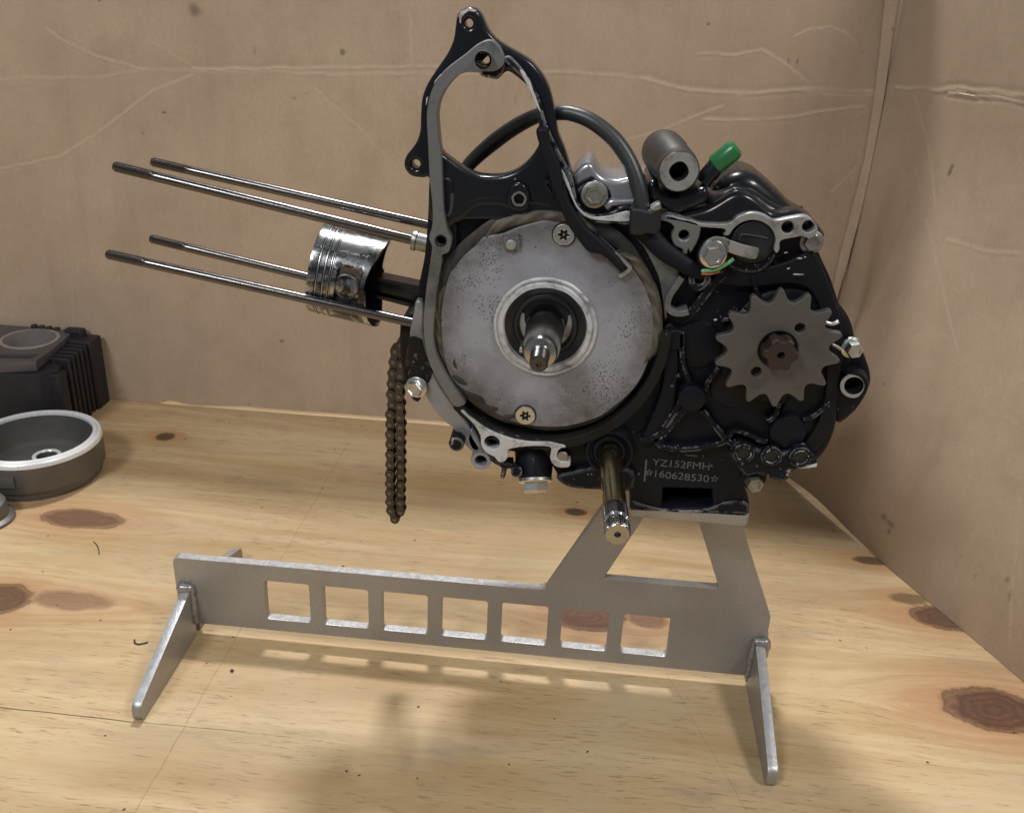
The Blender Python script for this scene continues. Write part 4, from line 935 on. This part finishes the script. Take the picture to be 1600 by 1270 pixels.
# ribs and bosses of the sprocket-side casting (worn edges)
def rib(name, pts, w, zoom, y=-38.0, yb=YF, mat='black_rib', bev=0.6, parent=eng):
    q = smooth(XZ(pts, y, zoom), 4, closed=False)
    return prism(name, [rib_outline(q, w)], y, yb + 0.5, M[mat], parent, bev)
rib('rib', [(395, 5), (310, 90), (240, 180), (195, 240)], 4.2, Z5)
rib('rib', [(150, 335), (150, 400), (158, 480), (180, 560), (195, 620)], 2.4, Z5)
rib('rib', [(195, 700), (120, 790), (30, 895)], 3.4, Z5)
rib('rib', [(260, 740), (320, 815), (385, 895), (440, 930)], 3.0, Z5)
rib('rib', [(20, 905), (60, 935), (150, 945), (260, 935), (350, 915), (385, 895)], 3.0, Z5)
rib('rib', [(345, 520), (290, 590), (270, 640)], 2.4, Z5)
rib('rib', [(100, 620), (120, 570), (140, 560)], 1.8, Z5)
rib('rib', [(380, 900), (430, 850), (500, 870), (560, 900), (600, 905)], 2.2, Z5)
rib('rib', [(600, 800), (640, 770), (660, 700)], 2.4, Z5)
rib('rib', [(790, 790), (850, 765), (930, 700)], 2.4, Z5)
rib('rib', [(355, 270), (400, 262), (460, 235), (480, 215)], 2.0, Z5)
rib('rib', [(520, 30), (540, 110), (560, 160)], 2.0, Z5, mat='black')
def boss(pts, rpx, zoom, h, mat='black', n=40):
    P = aty(*z(pts[0], pts[1], zoom), YF - h); r = rpx / zoom[2] / pxmm(P)
    return lathe('boss', (P[0], YF + 1, P[2]), (0, -1, 0), [(r * 1.04, 0), (r, h), (r * 0.97, h + 0.7), (r * 0.9, h + 1), (0, h + 1)], M[mat], eng, n)
boss((205, 680), 72, Z5, 8.5, 'black'); boss((118, 375), 58, Z5, 5); boss((705, 855), 92, Z5, 5.5); boss((230, 400), 130, Z5, 1.5, 'black')
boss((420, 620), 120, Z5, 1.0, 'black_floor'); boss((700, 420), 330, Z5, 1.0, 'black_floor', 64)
for (x, y, r) in ((475, 965, 34), (620, 980, 34), (772, 985, 36)):
    P = aty(*z(x, y, Z5), YM); q = r / Z5[2] / pxmm(P)
    lathe('threaded_boss', (P[0], YM + 2, P[2]), (0, -1, 0), [(q * 1.75, 0), (q * 1.6, 2.0), (q * 1.45, 2.3), (q * 1.05, 2.3), (q * 0.95, 1.8), (q * 0.85, -4), (0, -4)], M['black_worn'], eng, 32, mod=lambda a, r_, t: 1 + 0.02 * math.sin(7 * a + x))
    lathe('worn_bore_edge', (P[0], YM + 2, P[2]), (0, -1, 0), [(q * 1.22, 2.25), (q * 1.18, 2.42), (q * 1.06, 2.42), (q * 1.0, 2.1)], M['black_chip'], eng, 30, mod=lambda a, r_, t: 1 + 0.05 * math.sin(3 * a + x) + 0.03 * math.sin(8 * a))
    lathe('bore', (P[0], YM + 2, P[2]), (0, -1, 0), [(q * 0.98, 1.2), (0, 1.0)], M['seal'], eng, 20)
lug = [(400, 960), (430, 905), (500, 912), (560, 942), (700, 950), (745, 915), (820, 940), (858, 1025), (765, 1042), (725, 1062), (705, 1098), (655, 1106), (605, 1090), (545, 1072), (480, 1080), (430, 1015)]
prism('lug_bar', [smooth(XZ(lug, -39, Z5), 3)], -40, -24, M['black_worn'], eng, 1.5, 3)
prism('broken_tip', [XZ([(755, 1035), (858, 1018), (855, 1032), (770, 1044)], -40.5, Z5)], -41, -36, M['bare'], eng, 0.3)
hexbolt('lug_bolt', aty(*z(520, 1100, Z5), -34), (0.1, -1, 0), 4.0, 7, M['old_bolt'], eng, False)
lathe('bolt_socket', aty(*z(525, 1090, Z5), -34), (0, -1, 0), [(6.6, -8), (6.4, 0.6), (5.6, 1), (0, 0.6)], M['black'], eng, 28)
prism('rounded_end_casting', [smooth(XZ([(1230, 600), (1300, 570), (1306, 640), (1298, 680), (1278, 712), (1250, 726), (1215, 720), (1205, 690)], -30), 3)], -34.5, -6, M['black'], eng, 3, 4)
# right mounting lug
RB = Vector(aty(*z(1050, 610, Z5), -40)); rr = 68 / Z5[2] / pxmm(RB)
RV = Vector((0.12, 1, -0.02))
rl = lathe('mount_lug', RB, RV, [(rr * 0.68, 14), (rr * 0.68, 0.6), (rr * 0.74, 0), (rr * 1.02, 0), (rr * 1.08, 1.2), (rr * 1.18, 26), (rr * 1.18, 60), (0, 60)], M['black'], eng, 40)
lathe('bare_lug_face', RB, RV, [(rr * 0.72, -0.15), (rr * 1.0, -0.15), (rr * 1.04, 0.5)], M['gasket_light'], rl, 48, mod=lambda a, r_, t: 1 - (0.26 * max(0, math.cos(a + 0.5)) ** 0.6 if r_ > rr * 0.9 else 0))
lathe('lug_bore', RB, RV, [(rr * 0.69, 1.2), (rr * 0.6, 12), (0, 12)], M['dark'], rl, 24)
prism('lug_arm', [smooth(XZ([(1305, 520), (1330, 520), (1348, 552), (1356, 585), (1345, 615), (1325, 640), (1300, 650), (1290, 580)], -22), 3)], -30, 20, M['black'], eng, 3, 4)
hexbolt('side_bolt', aty(*z(1035, 408, Z5), -36), (0.15, -1, 0.02), 3.7, 6, M['zinc'], eng)
rod('bolt_sleeve', z(1028, 395, Z5), -36, z(985, 300, Z5), 10, 3.6, M['black'])
tube('bright_wire', px3([(1288, 503), (1300, 506), (1310, 502)], -41), 1.0, M['fly_rim'], eng, 8)
tube('bright_wire', px3([(1300, 538), (1308, 542), (1313, 546)], -40), 0.8, M['gasket_light'], eng, 8)
# grey casting and slot next to the stator
prism('grey_web', [smooth(XZ([(985, 360), (1030, 372), (1052, 405), (1062, 430), (1048, 455), (1040, 500), (1036, 470), (1028, 430), (1005, 385)], -36), 3)], -37, YF + 1, M['gasket'], eng, 0.8)
rib('slot_rim', [(1066, 434), (1058, 446), (1047, 462), (1043, 478), (1050, 488), (1062, 491), (1076, 488)], 3.0, None, -41, YF, 'gasket')
prism('wire_eye', [smooth(XZ([(1077, 430), (1098, 426), (1112, 436), (1100, 452), (1088, 456), (1078, 448)], YM), 3), hole(1093, 437, 7, YM)], YM, YF, M['black_worn'], eng, 0.8)
prism('centre_wall', [smooth(XZ([(1034, 520), (1052, 505), (1060, 540), (1058, 600), (1048, 660), (1020, 690), (1000, 690), (1022, 640), (1036, 590)], -36), 3)], -37, YF + 1, M['black'], eng, 1.2, 3)
rib('rib', [(1000, 690), (1020, 684), (1035, 672), (1075, 610)], 3.0, None, -38, YF)
# stamped number on the lower face
def text(s, c0, c1, y, hmm):
    fc = bpy.data.curves.new('t', 'FONT'); fc.body = s; fc.size = 1; fc.extrude = 0.02; fc.offset = 0.0
    o = bpy.data.objects.new('t', fc); COL.objects.link(o)
    dg = bpy.context.evaluated_depsgraph_get(); dg.update()
    me = bpy.data.meshes.new_from_object(o.evaluated_get(dg))
    n = len(me.vertices); co = np.empty(n * 3); me.vertices.foreach_get('co', co); co = co.reshape(-1, 3)
    A = aty(*c0, y); B = aty(*c1, y)
    w = co[:, 0].max() - co[:, 0].min(); t = (co[:, 0] - co[:, 0].min()) / w; hh = co[:, 1].max()
    X_ = A[0] + (B[0] - A[0]) * t; Z_ = A[2] + (B[2] - A[2]) * t + co[:, 1] / hh * hmm
    jit = np.sin(t * 17) * 0.14
    co = np.stack([X_, y - 0.12 - co[:, 2] * 4, Z_ + jit], 1) * S
    me.vertices.foreach_set('co', co.ravel())
    bpy.data.objects.remove(o); bpy.data.curves.remove(fc)
    return finish('stamped_number', me, M['text'], eng, 0)
text('YZ152FMH', (1019, 727), (1108, 734), YF, 3.9)
text('160628530', (1023, 745), (1107, 753), YF, 3.9)
for (px, py) in ((1014, 738), (1116.5, 748)):
    P = aty(px, py, YF - 0.1); st = []
    for k_ in range(10): a = math.pi / 2 + k_ * math.pi / 5; r_ = 2.2 if k_ % 2 == 0 else 1.0; st.append((P[0] + r_ * math.cos(a), P[2] + r_ * math.sin(a)))
    st2 = [(P[0] + (x_ - P[0]) * 0.55, P[2] + (z_ - P[2]) * 0.55) for x_, z_ in st]
    prism('stamped_star', [st, st2], YF - 0.2, YF + 0.2, M['text'], eng, 0.02)
for (p0, p1, w) in (((1010, 718), (1007, 752), 0.9), ((1060, 711), (1061, 711.6), 1.3), ((1070, 710.5), (1090, 712.5), 0.9), ((1098, 712), (1099.6, 712.4), 1.5), ((997, 740), (999, 741), 1.2), ((1068, 703), (1094, 703), 0.5)):
    q = XZ([p0, p1], YF - 0.15); prism('paint_scratch', [rib_outline(q, w)], YF - 0.2, YF + 0.2, M['text'], eng, 0.03)
# little bare chips on the black casting to the right
for (px, py, a, b_) in ((1250, 404, 3, 1), (1258, 402, 1, 1), (1232, 420, 1.6, 1.2), (1246, 429, 6, 1.1), (1228, 395, 2, 0.8), (1122, 563, 2.4, 1.6), (1118, 500, 2.0, 1.2)):
    P = aty(px, py, -40.2); q = [(P[0] + a * 0.36 * math.cos(t_) * (1 + .35 * math.sin(3 * t_ + px)), P[2] + b_ * 0.3 * math.sin(t_ + 0.5) * (1 + .3 * math.cos(2 * t_ + py))) for t_ in np.linspace(0, 6.28, 14)[:-1]]
    prism('paint_chip', [q], -40.25, -39.6, M['bare'], eng, 0.03)
# base: foot flange in front of the pocket
prism('base_foot', [smooth(XZ([(985, 782), (1000, 786), (1033, 794), (1100, 796), (1130, 784), (1160, 782), (1171, 790), (1170, 803, 1), (984, 797, 1)], -34), 2)], -34.5, -20, M['black_worn'], eng, 1.2, 3)
# ---- cables -------------------------------------------------------------------
cab = [(718, 278, 10), (738, 252, 6), (772, 222, 0), (806, 198, -8), (840, 181, -16), (868, 177, -24), (893, 178, -27), (925, 190, -30), (958, 216, -33), (980, 246, -36), (994, 278, -39), (1001, 306, -41), (1003, 338, -42)]
tube('cable', [aty(*p) for p in cab], [3.0, 3.5, 3.9, 3.7, 3.4, 3.3, 3.3, 3.5, 3.6, 3.5, 3.6, 3.6, 3.4], M['cable'], eng, 16)
gr = [(500, 695), (545, 690), (620, 704), (640, 680), (682, 672), (686, 740), (680, 830), (640, 858), (600, 850), (560, 862), (495, 852), (490, 770)]
prism('grommet', [smooth(XZ(gr, -45, Z3), 3)], -47, -34, M['rubber'], eng, 1.6, 3)
prism('bare_lug', [smooth(XZ([(620, 698), (650, 676), (682, 668), (684, 700), (640, 712)], -47, Z3), 3)], -47.4, -40, M['gasket_light'], eng, 0.5)
tube('cable_sleeve', [aty(*p) for p in [(1000, 355, -40), (1018, 372, -40), (1040, 394, -42), (1064, 410, -43), (1084, 422, -43), (1098, 430, -41)]], [4.6, 4.6, 4.4, 4.0, 3.6, 2.6], M['sleeve'], eng, 14, ((0, 1, 0), 0.7))
tube('green_wire', [aty(*p) for p in [(1090, 424, -43), (1104, 423, -44), (1120, 421, -44), (1134, 413, -44), (1146, 405, -43)]], 0.95, M['green_wire'], eng, 8)
tube('orange_wire', [aty(*p) for p in [(1090, 427, -43), (1100, 427.5, -43.6), (1112, 427, -43.4), (1124, 424, -42)]], 0.8, M['orange_wire'], eng, 8)
# flat sleeve down the inside of the rib and across the stator
lf = un([(1012, 850), (1010, 900), (1025, 950), (1030, 1000), (1065, 1080), (1090, 1180), (1110, 1270)], Z1) + un([(640, 0), (662, 40), (690, 85), (740, 205), (785, 270), (830, 330), (862, 350), (905, 356), (960, 400), (1000, 440)], Z2)
rg = un([(1085, 850), (1088, 900), (1100, 950), (1130, 1010), (1160, 1080), (1185, 1180), (1195, 1262)], Z1) + un([(725, 5), (745, 70), (765, 125), (830, 220), (880, 265), (930, 310), (965, 345), (1020, 415)], Z2)
prism('flat_sleeve', [smooth(XZ(lf + rg[::-1], -44.5), 2)], -45.5, -40.5, M['sleeve'], eng, 1.4, 3)
prism('sleeve_clip', [XZ([(960, 340), (985, 352), (1050, 415), (1052, 428), (1000, 468), (985, 458), (1032, 420), (968, 352)], -42.5, Z2)], -43, -39.5, M['gasket_light'], eng, 0.3)
# ---- cylinder studs, piston, connecting rod -------------------------------------
def stud(tip, root, y, r, collar=None):
    A = Vector(aty(*tip, y)); B = Vector(aty(*root, y)); D = (B - A); B = A + D * 1.05; L = D.length * 1.05; D.normalize()
    pr = [(0, 0), (r * 0.8, 0)]
    n = 30
    for k_ in range(n): pr.append((r * (1.06 if k_ % 2 else 0.86), 0.6 + k_ * 0.62))
    e = 0.6 + n * 0.62
    pr += [(r * 0.9, e), (r * 0.98, e + 1), (r, e + 3), (r, L), (0, L)]
    s_ = lathe('cylinder_stud', A, D, pr, M['stud'], eng, 18)
    if collar:
        C0 = Vector(aty(*collar, y)); t = (C0 - A).dot(D)
        lathe('stud_collar', A, D, [(r * 0.9, t - 1), (r * 1.9, t - 0.8), (r * 2.0, t), (r * 2.0, t + 1.2), (r * 1.8, t + 1.6), (r * 1.8, t + 14), (0, t + 14)], M['old_bolt'], s_, 22)
stud((178, 260), (665, 380), -24, 2.45, (647, 375)); stud((167, 397), (640, 503), -24, 2.45)
stud((237, 253), (672, 352), 24, 2.4); stud((235, 373), (660, 476), 24, 2.4)
AN = math.radians(9.4); U = Vector((math.cos(AN), 0, -math.sin(AN))); NV = Vector((math.sin(AN), 0, math.cos(AN)))
PR = 23.6; C0 = Vector((28.5, 0, 246.4))
pist = [(0, 1.0), (PR - 3, 1.0), (PR - 1.2, 0.4), (PR - 0.4, 0.2), (PR - 0.25, 1.0), (PR - 0.25, 4.2), (PR - 1.6, 4.25), (PR - 1.6, 5.5), (PR - 0.25, 5.55), (PR - 0.25, 7.6), (PR - 1.6, 7.65), (PR - 1.6, 8.9), (PR - 0.25, 8.95), (PR - 0.25, 10.6), (PR - 1.6, 10.65), (PR - 1.6, 12.4), (PR - 0.1, 12.5), (PR, 14.5)]
nseg = 96
a_, u_, w_ = frame_of(U)
V, F = lathe_data(C0, U, pist, nseg)
rows = len(pist)
base_i = len(V) - nseg
# skirt: its length varies round the piston (long on the thrust sides, cut away by the pin)
prev = base_i
NS = 14
for j in range(1, NS + 1):
    cur = len(V)
    for k_ in range(nseg):
        an = 2 * math.pi * k_ / nseg
        d = u_ * math.cos(an) + w_ * math.sin(an)
        c = abs(d.dot(NV)); c2 = c ** 1.6
        Ls = 29.0 + 5.6 * c ** 2.2 + (1.2 if d.dot(NV) < 0 else 0)
        t = 14.5 + (Ls - 14.5) * j / NS
        q_ = C0 + a_ * t + d * PR
        if 14.9 < t < 26.6 and abs(d.dot(NV)) * PR < 10.6: q_.y = math.copysign(20.4, q_.y)      # flat pad round the pin bore
        V.append(q_)
    for k_ in range(nseg):
        k2 = (k_ + 1) % nseg; F.append((prev + k_, prev + k2, cur + k2, cur + k_))
    prev = cur
inn = len(V)
for k_ in range(nseg): V.append(V[prev + k_] + (C0 - V[prev + k_] + a_ * (V[prev + k_] - C0).dot(a_)).normalized() * 2.2)
in2 = len(V)
for k_ in range(nseg): V.append(C0 + a_ * 8 + (V[inn + k_] - C0 - a_ * (V[inn + k_] - C0).dot(a_)))
for A_, B_ in ((prev, inn), (inn, in2)):
    for k_ in range(nseg): k2 = (k_ + 1) % nseg; F.append((A_ + k_, A_ + k2, B_ + k2, B_ + k_))
F.append(tuple(in2 + k_ for k_ in range(nseg)))
M['piston_pad'] = metal('dull_piston_pad', (0.15, 0.145, 0.14), 0.4, 0.9, 0.3, (0.03, 0.03, 0.03), 0.6, 120)
pis = mesh_obj('piston', V, F, [M['piston'], M['piston_pad'], M['rubber']], eng, 32)
for pl in pis.data.polygons:
    c_ = Vector(pl.center) / S - C0; t_ = c_.dot(U); n_ = c_.dot(NV); rad_ = (c_ - U * t_).length
    if abs(abs(c_.y) - 20.4) < 0.05 and 14.9 < t_ < 26.6: pl.material_index = 1
    elif 4.0 < t_ < 12.5 and rad_ < PR - 0.6: pl.material_index = 2
    elif t_ > 7.9 and rad_ < PR - 1.9 and abs(c_.y) < 20.3: pl.material_index = 2
for t0 in (4.7, 8.1, 10.95, 11.85):
    h_ = 0.62 if t0 < 10 else 0.4
    lathe('piston_ring', C0, U, [(PR - 1.7, t0), (PR + 0.05, t0), (PR + 0.1, t0 + h_ / 2), (PR + 0.05, t0 + h_), (PR - 1.7, t0 + h_)], M['ring'], pis, 80)
PB = C0 + U * 20.0 + Vector((0, -20.6, 0)) + NV * 0.6
lathe('pin_bore', PB, (0, -1, 0), [(6.6, -2), (6.6, 0.9), (6.2, 1.2), (5.6, 1.1), (5.2, 0.2), (5.0, -3)], M['piston_pad'], pis, 36)
lathe('wrist_pin', PB, (0, -1, 0), [(5.1, 0.6), (4.9, -0.4), (3.9, -0.5), (3.7, -3), (0, -3)], M['seal'], pis, 30)
lathe('clip_notch', PB + U * 0.8 - NV * 6.6, (0, -1, 0), [(1.9, 0), (1.8, 1.2), (0, 1.2)], M['dark'], pis, 16)
# rod: I-section bar running back into the case
RA = C0 + U * 20; RL = 62
rod_v = []; rod_f = []
sec = [(-6.2, -5), (-6.2, 5), (-4.2, 5), (-3.2, 2.2), (3.2, 2.2), (4.2, 5), (6.2, 5), (6.2, -5), (4.2, -5), (3.2, -2.2), (-3.2, -2.2), (-4.2, -5)]
for j in range(9):
    t = RL * j / 8; wf = 0.86 + 0.25 * j / 8
    for (nz, yy) in sec: rod_v.append(RA + U * t + NV * (nz * wf - 2.2) + Vector((0, yy, 0)))
m_ = len(sec)
for j in range(8):
    for k_ in range(m_): k2 = (k_ + 1) % m_; rod_f.append((j * m_ + k_, j * m_ + k2, (j + 1) * m_ + k2, (j + 1) * m_ + k_))
rod_f += [tuple(range(m_)), tuple(8 * m_ + k_ for k_ in range(m_))]
M['rod'] = metal('oily_rod', (0.05, 0.052, 0.056), 0.22, 0.9, 0.2, grime=0.3)
mesh_obj('connecting_rod', rod_v, rod_f, M['rod'], eng, 30)

# ================================================================== timing chain
pins = [(258, 195), (245, 220), (208, 262), (198, 330), (192, 387), (188, 445), (185, 503), (190, 560), (180, 612), (180, 670), (180, 722), (180, 778), (180, 832), (180, 888), (178, 940), (178, 992), (178, 1042), (180, 1092), (182, 1140), (208, 1188), (235, 1148), (233, 1098), (233, 1050), (235, 998), (235, 947), (235, 895), (235, 843), (233, 790), (235, 737), (235, 682), (232, 628), (232, 570), (228, 513), (228, 458), (235, 400), (240, 342), (248, 283), (248, 225)]
CP = [aty(*p, 3 + 2.5 * math.sin(i * 0.35)) for i, p in enumerate(un(pins, ZC))]
chain = empty('timing_chain', tuple(aty(*un([(208, 1190)], ZC)[0], 3)))
tag(chain, 'brown oily timing chain hanging in a loop below the piston studs', 'chain')
pitch = float(np.median([np.linalg.norm(CP[i + 1] - CP[i]) for i in range(3, 18)]))
def fig8(p, r, waist):
    o = []
    for k_ in range(9): a = math.radians(-130 + 260 * k_ / 8); o.append((p / 2 + r * math.cos(a), r * math.sin(a)))
    o.append((0, waist))
    for k_ in range(9): a = math.radians(50 + 260 * k_ / 8); o.append((-p / 2 + r * math.cos(a), r * math.sin(a)))
    o.append((0, -waist)); return o
def link_mesh(outer):
    bm = bmesh.new()
    for s_ in (-1, 1):
        yo = s_ * (3.1 if outer else 2.0)
        lp = fig8(pitch, 2.7, 1.8)
        a = [bm.verts.new((x * S, (yo - 0.5) * S, zz * S)) for x, zz in lp]; b = [bm.verts.new((x * S, (yo + 0.5) * S, zz * S)) for x, zz in lp]
        bm.faces.new(a); bm.faces.new(b[::-1])
        for i in range(len(lp)): j = (i + 1) % len(lp); bm.faces.new((a[i], b[i], b[j], a[j]))
    for cx in (-pitch / 2, pitch / 2):
        r_, h_ = (1.15, 3.95) if outer else (1.75, 1.6)
        ra = [bm.verts.new(((cx + r_ * math.cos(k_ * math.pi / 5)) * S, -h_ * S, r_ * math.sin(k_ * math.pi / 5) * S)) for k_ in range(10)]
        rb = [bm.verts.new((v.co.x, h_ * S, v.co.z)) for v in ra]
        f1 = bm.faces.new(ra); f2 = bm.faces.new(rb[::-1])
        for i in range(10): j = (i + 1) % 10; bm.faces.new((ra[i], rb[i], rb[j], ra[j]))
        if outer:
            f1.material_index = 1; f2.material_index = 1
    bmesh.ops.recalc_face_normals(bm, faces=bm.faces)
    me = bpy.data.meshes.new('link'); bm.to_mesh(me); bm.free(); me.materials.append(M['chain']); me.materials.append(M['chain_pin']); return me
LM = (link_mesh(True), link_mesh(False))
for i in range(len(CP) - 1):
    A = Vector(CP[i]); B = Vector(CP[i + 1]); D = B - A
    o = bpy.data.objects.new('link', LM[i % 2]); COL.objects.link(o); o.parent = chain
    o.location = ((A + B) / 2) * S - chain.location
    o.rotation_euler = (0, -math.atan2(D.z, D.x), 0)

# ================================================================== flywheel
FX, FY, FR, FH = -263.5, 180.0, 50.5, 34.0
fly = empty('flywheel', (FX, FY, 0)); tag(fly, 'grey steel flywheel bowl with bright turned rim on the left', 'flywheel')
fb = lathe('bowl', (FX, FY, 0), (0, 0, 1), [(10, 4), (FR - 12, 4), (FR - 8, 6), (FR - 6.5, 10), (FR - 6.5, FH - 2), (FR - 5.5, FH - 1.6), (FR - 4, FH - 3), (FR - 0.9, FH - 3), (FR, FH - 4.2), (FR, 9), (FR - 0.8, 7.5), (FR - 2.2, 6.8), (FR - 3.2, 0.6), (FR - 4, 0), (8, 0), (8, 4), (10, 4)], M['fly_body'], fly, 96)
lathe('turned_rim', (FX, FY, 0), (0, 0, 1), [(FR - 6.9, FH - 3), (FR - 6.9, FH - 0.4), (FR - 6.2, FH), (FR - 4.2, FH), (FR - 3.6, FH - 0.6), (FR - 3.4, FH - 1.6), (FR - 2.9, FH - 1.7), (FR - 2.5, FH - 0.8), (FR - 1.2, FH - 0.8), (FR - 0.5, FH - 1.6), (FR + 0.1, FH - 4.5), (FR - 0.1, FH - 5.0)], M['fly_rim'], fly, 96, ang=22)
lathe('hub', (FX + 4, FY + 6, 0), (0, 0, 1), [(20, 4), (18, 6), (13, 7.5), (12, 12), (11, 13), (8.4, 13), (7.6, 12), (7.4, 4)], M['fly_body'], fly, 48)
lathe('hub_lip', (FX + 4, FY + 6, 0), (0, 0, 1), [(11.2, 12.9), (10.6, 13.5), (8.6, 13.5), (8.0, 12.8)], M['fly_rim'], fly, 48)
# raised trigger pad on the outside
pa = math.atan2(atz(22, 745, 20)[1] - FY, atz(22, 745, 20)[0] - FX)
V = []; F = []
def padpt(a, zz, r_): return (FX + r_ * math.cos(a), FY + r_ * math.sin(a), zz)
aa = [pa - 0.34, pa - 0.31, pa - 0.05, pa, pa + 0.045, pa + 0.06]; zz_ = [14.5, 15.5, 22.5, 23.5]
for r_ in (FR - 1, FR + 1.6):
    for zv in ((13.8, 24.2) if r_ < FR else (14.5, 23.5)):
        for a in np.linspace(pa - 0.34, pa + 0.06, 12): V.append(padpt(a, zv, r_))
for k_ in range(11):
    F += [(k_, k_ + 1, 24 + k_ + 1, 24 + k_), (12 + k_, 36 + k_, 36 + k_ + 1, 12 + k_ + 1), (24 + k_, 24 + k_ + 1, 36 + k_ + 1, 36 + k_)]
F += [(0, 24, 36, 12), (11, 23, 47, 35)]
mesh_obj('trigger_pad', V, F, M['fly_body'], fly, 30)

# ================================================================== cylinder barrel
bar_o = empty('cylinder_barrel', (-322, 288, 0)); tag(bar_o, 'black finned engine cylinder barrel standing in the back left corner', 'cylinder barrel')
BZ = 70.0
def tz(pts, zz): return [tuple(atz(p[0], p[1], zz)[:2]) for p in pts]
BX, BY, BRr = -324.0, 291.0, 22.0
body_l = tz([(150, 527), (134, 536), (100, 562), (90, 575), (60, 583), (-60, 580)], 62) + [(BX - 52, BY + 26), (BX + 30, BY + 28)]
slab('barrel_body', body_l, 0.2, 61, M['barrel'], bar_o, 1.0, [circle(BX, BY, BRr + 1.6, 48)])
top_l = tz([(111, 515), (109, 522), (84, 543), (57.6, 562), (45, 566), (-60, 563)], BZ) + [(BX - 50, BY + 29), (BX + 20, BY + 29)]
slot = tz([(-40, 551), (60, 552), (63, 553), (51, 559), (46, 560), (-40, 558)], BZ)
slab('top_flange', smooth(top_l[:-2] + [top_l[-2] + (1,), top_l[-1]], 2), 61.2, BZ, M['barrel_face'], bar_o, 0.8, [circle(BX, BY, BRr + 1.6, 48), slot])
lathe('liner', (BX, BY, 0), (0, 0, 1), [(BRr + 3.0, BZ - 0.3), (BRr + 2.8, BZ + 0.5), (BRr, BZ + 0.5), (BRr - 0.1, 2), (BRr + 2, 1)], M['liner'], bar_o, 64)
for i in range(6):
    t = i / 5
    A_ = atz(114 - 23 * t, 533 + 27 * t, 65); B_ = atz(138 - 34 * t, 533 + 27 * t, 65)
    slab('fin', rrect(A_[0] - 6, B_[0] + 3, A_[1] - 2.2, A_[1] + 2.2, 1.0, 3), 0.4, 65, M['barrel'], bar_o, 0.5)
A_ = atz(78, 583, 58); slab('corner_boss', rrect(A_[0] - 9, A_[0] + 10, A_[1] - 4, A_[1] + 10, 3), 0.4, 58, M['barrel'], bar_o, 1.0)
A_ = atz(138, 522, 67); slab('corner_boss', rrect(A_[0] - 14, A_[0] + 12, min(A_[1] - 9, 300), 321, 3), 0.4, 67, M['barrel'], bar_o, 1.5)
A_ = atz(122, 511, 73); slab('corner_boss', rrect(A_[0] - 10, A_[0] + 8, 311, 321, 3), 60, 73, M['barrel'], bar_o, 1.5)
for i in range(4):
    A_ = atz(55 + 13 * i, 508, 72); slab('stud_boss', circle(A_[0], min(A_[1], 318), 3.0, 16), 60, 73 - i * 0.4, M['barrel'], bar_o, 0.8)

# ================================================================== dark part cut off by the left edge
dk = atz(-26, 812, 0)
hubp = lathe('steel_cover', (dk[0], dk[1], 0), (0, 0, 1), [(0, 16), (14, 16), (17, 14.5), (18, 11), (18, 4), (21, 3), (22, 2.2), (22, 0.2), (0, 0.2)], M['fly_body'], None, 56)
tag(hubp, 'dark round metal cover half hidden at the left edge', 'metal cover')

# ================================================================== swarf and fibres on the plywood
def bit(name, pts, r, mat, label, cat, group=None):
    p = [tuple(atz(*q, r)[:2]) + (r * 1.05 + 0.0,) for q in pts]
    o = tube(name, p, r, mat, None, 8); tag(o, label, cat, group); return o
M['bit'] = metal('dark_shaving', (0.045, 0.035, 0.03), 0.5, 0.4, 0.2)
bit('metal_shaving', [(210, 999), (211, 1004), (216, 1006), (223, 1005), (231, 1003)], 0.5, M['bit'], 'curled dark metal shaving left of the front stand foot', 'shaving')
bit('fibre', [(146, 846), (151, 851), (154, 858), (155, 866)], 0.3, M['bit'], 'thin dark fibre lying left of the stand end', 'fibre')
bit('wood_splinter', [(535, 884), (541, 887), (548, 890)], 0.5, M['bit'], 'small dark splinter behind the perforated stand plate', 'splinter')
bit('metal_crumb', [(361, 1047), (364, 1048)], 0.9, M['bit'], 'tiny dark crumb in front of the stand plate', 'crumb')
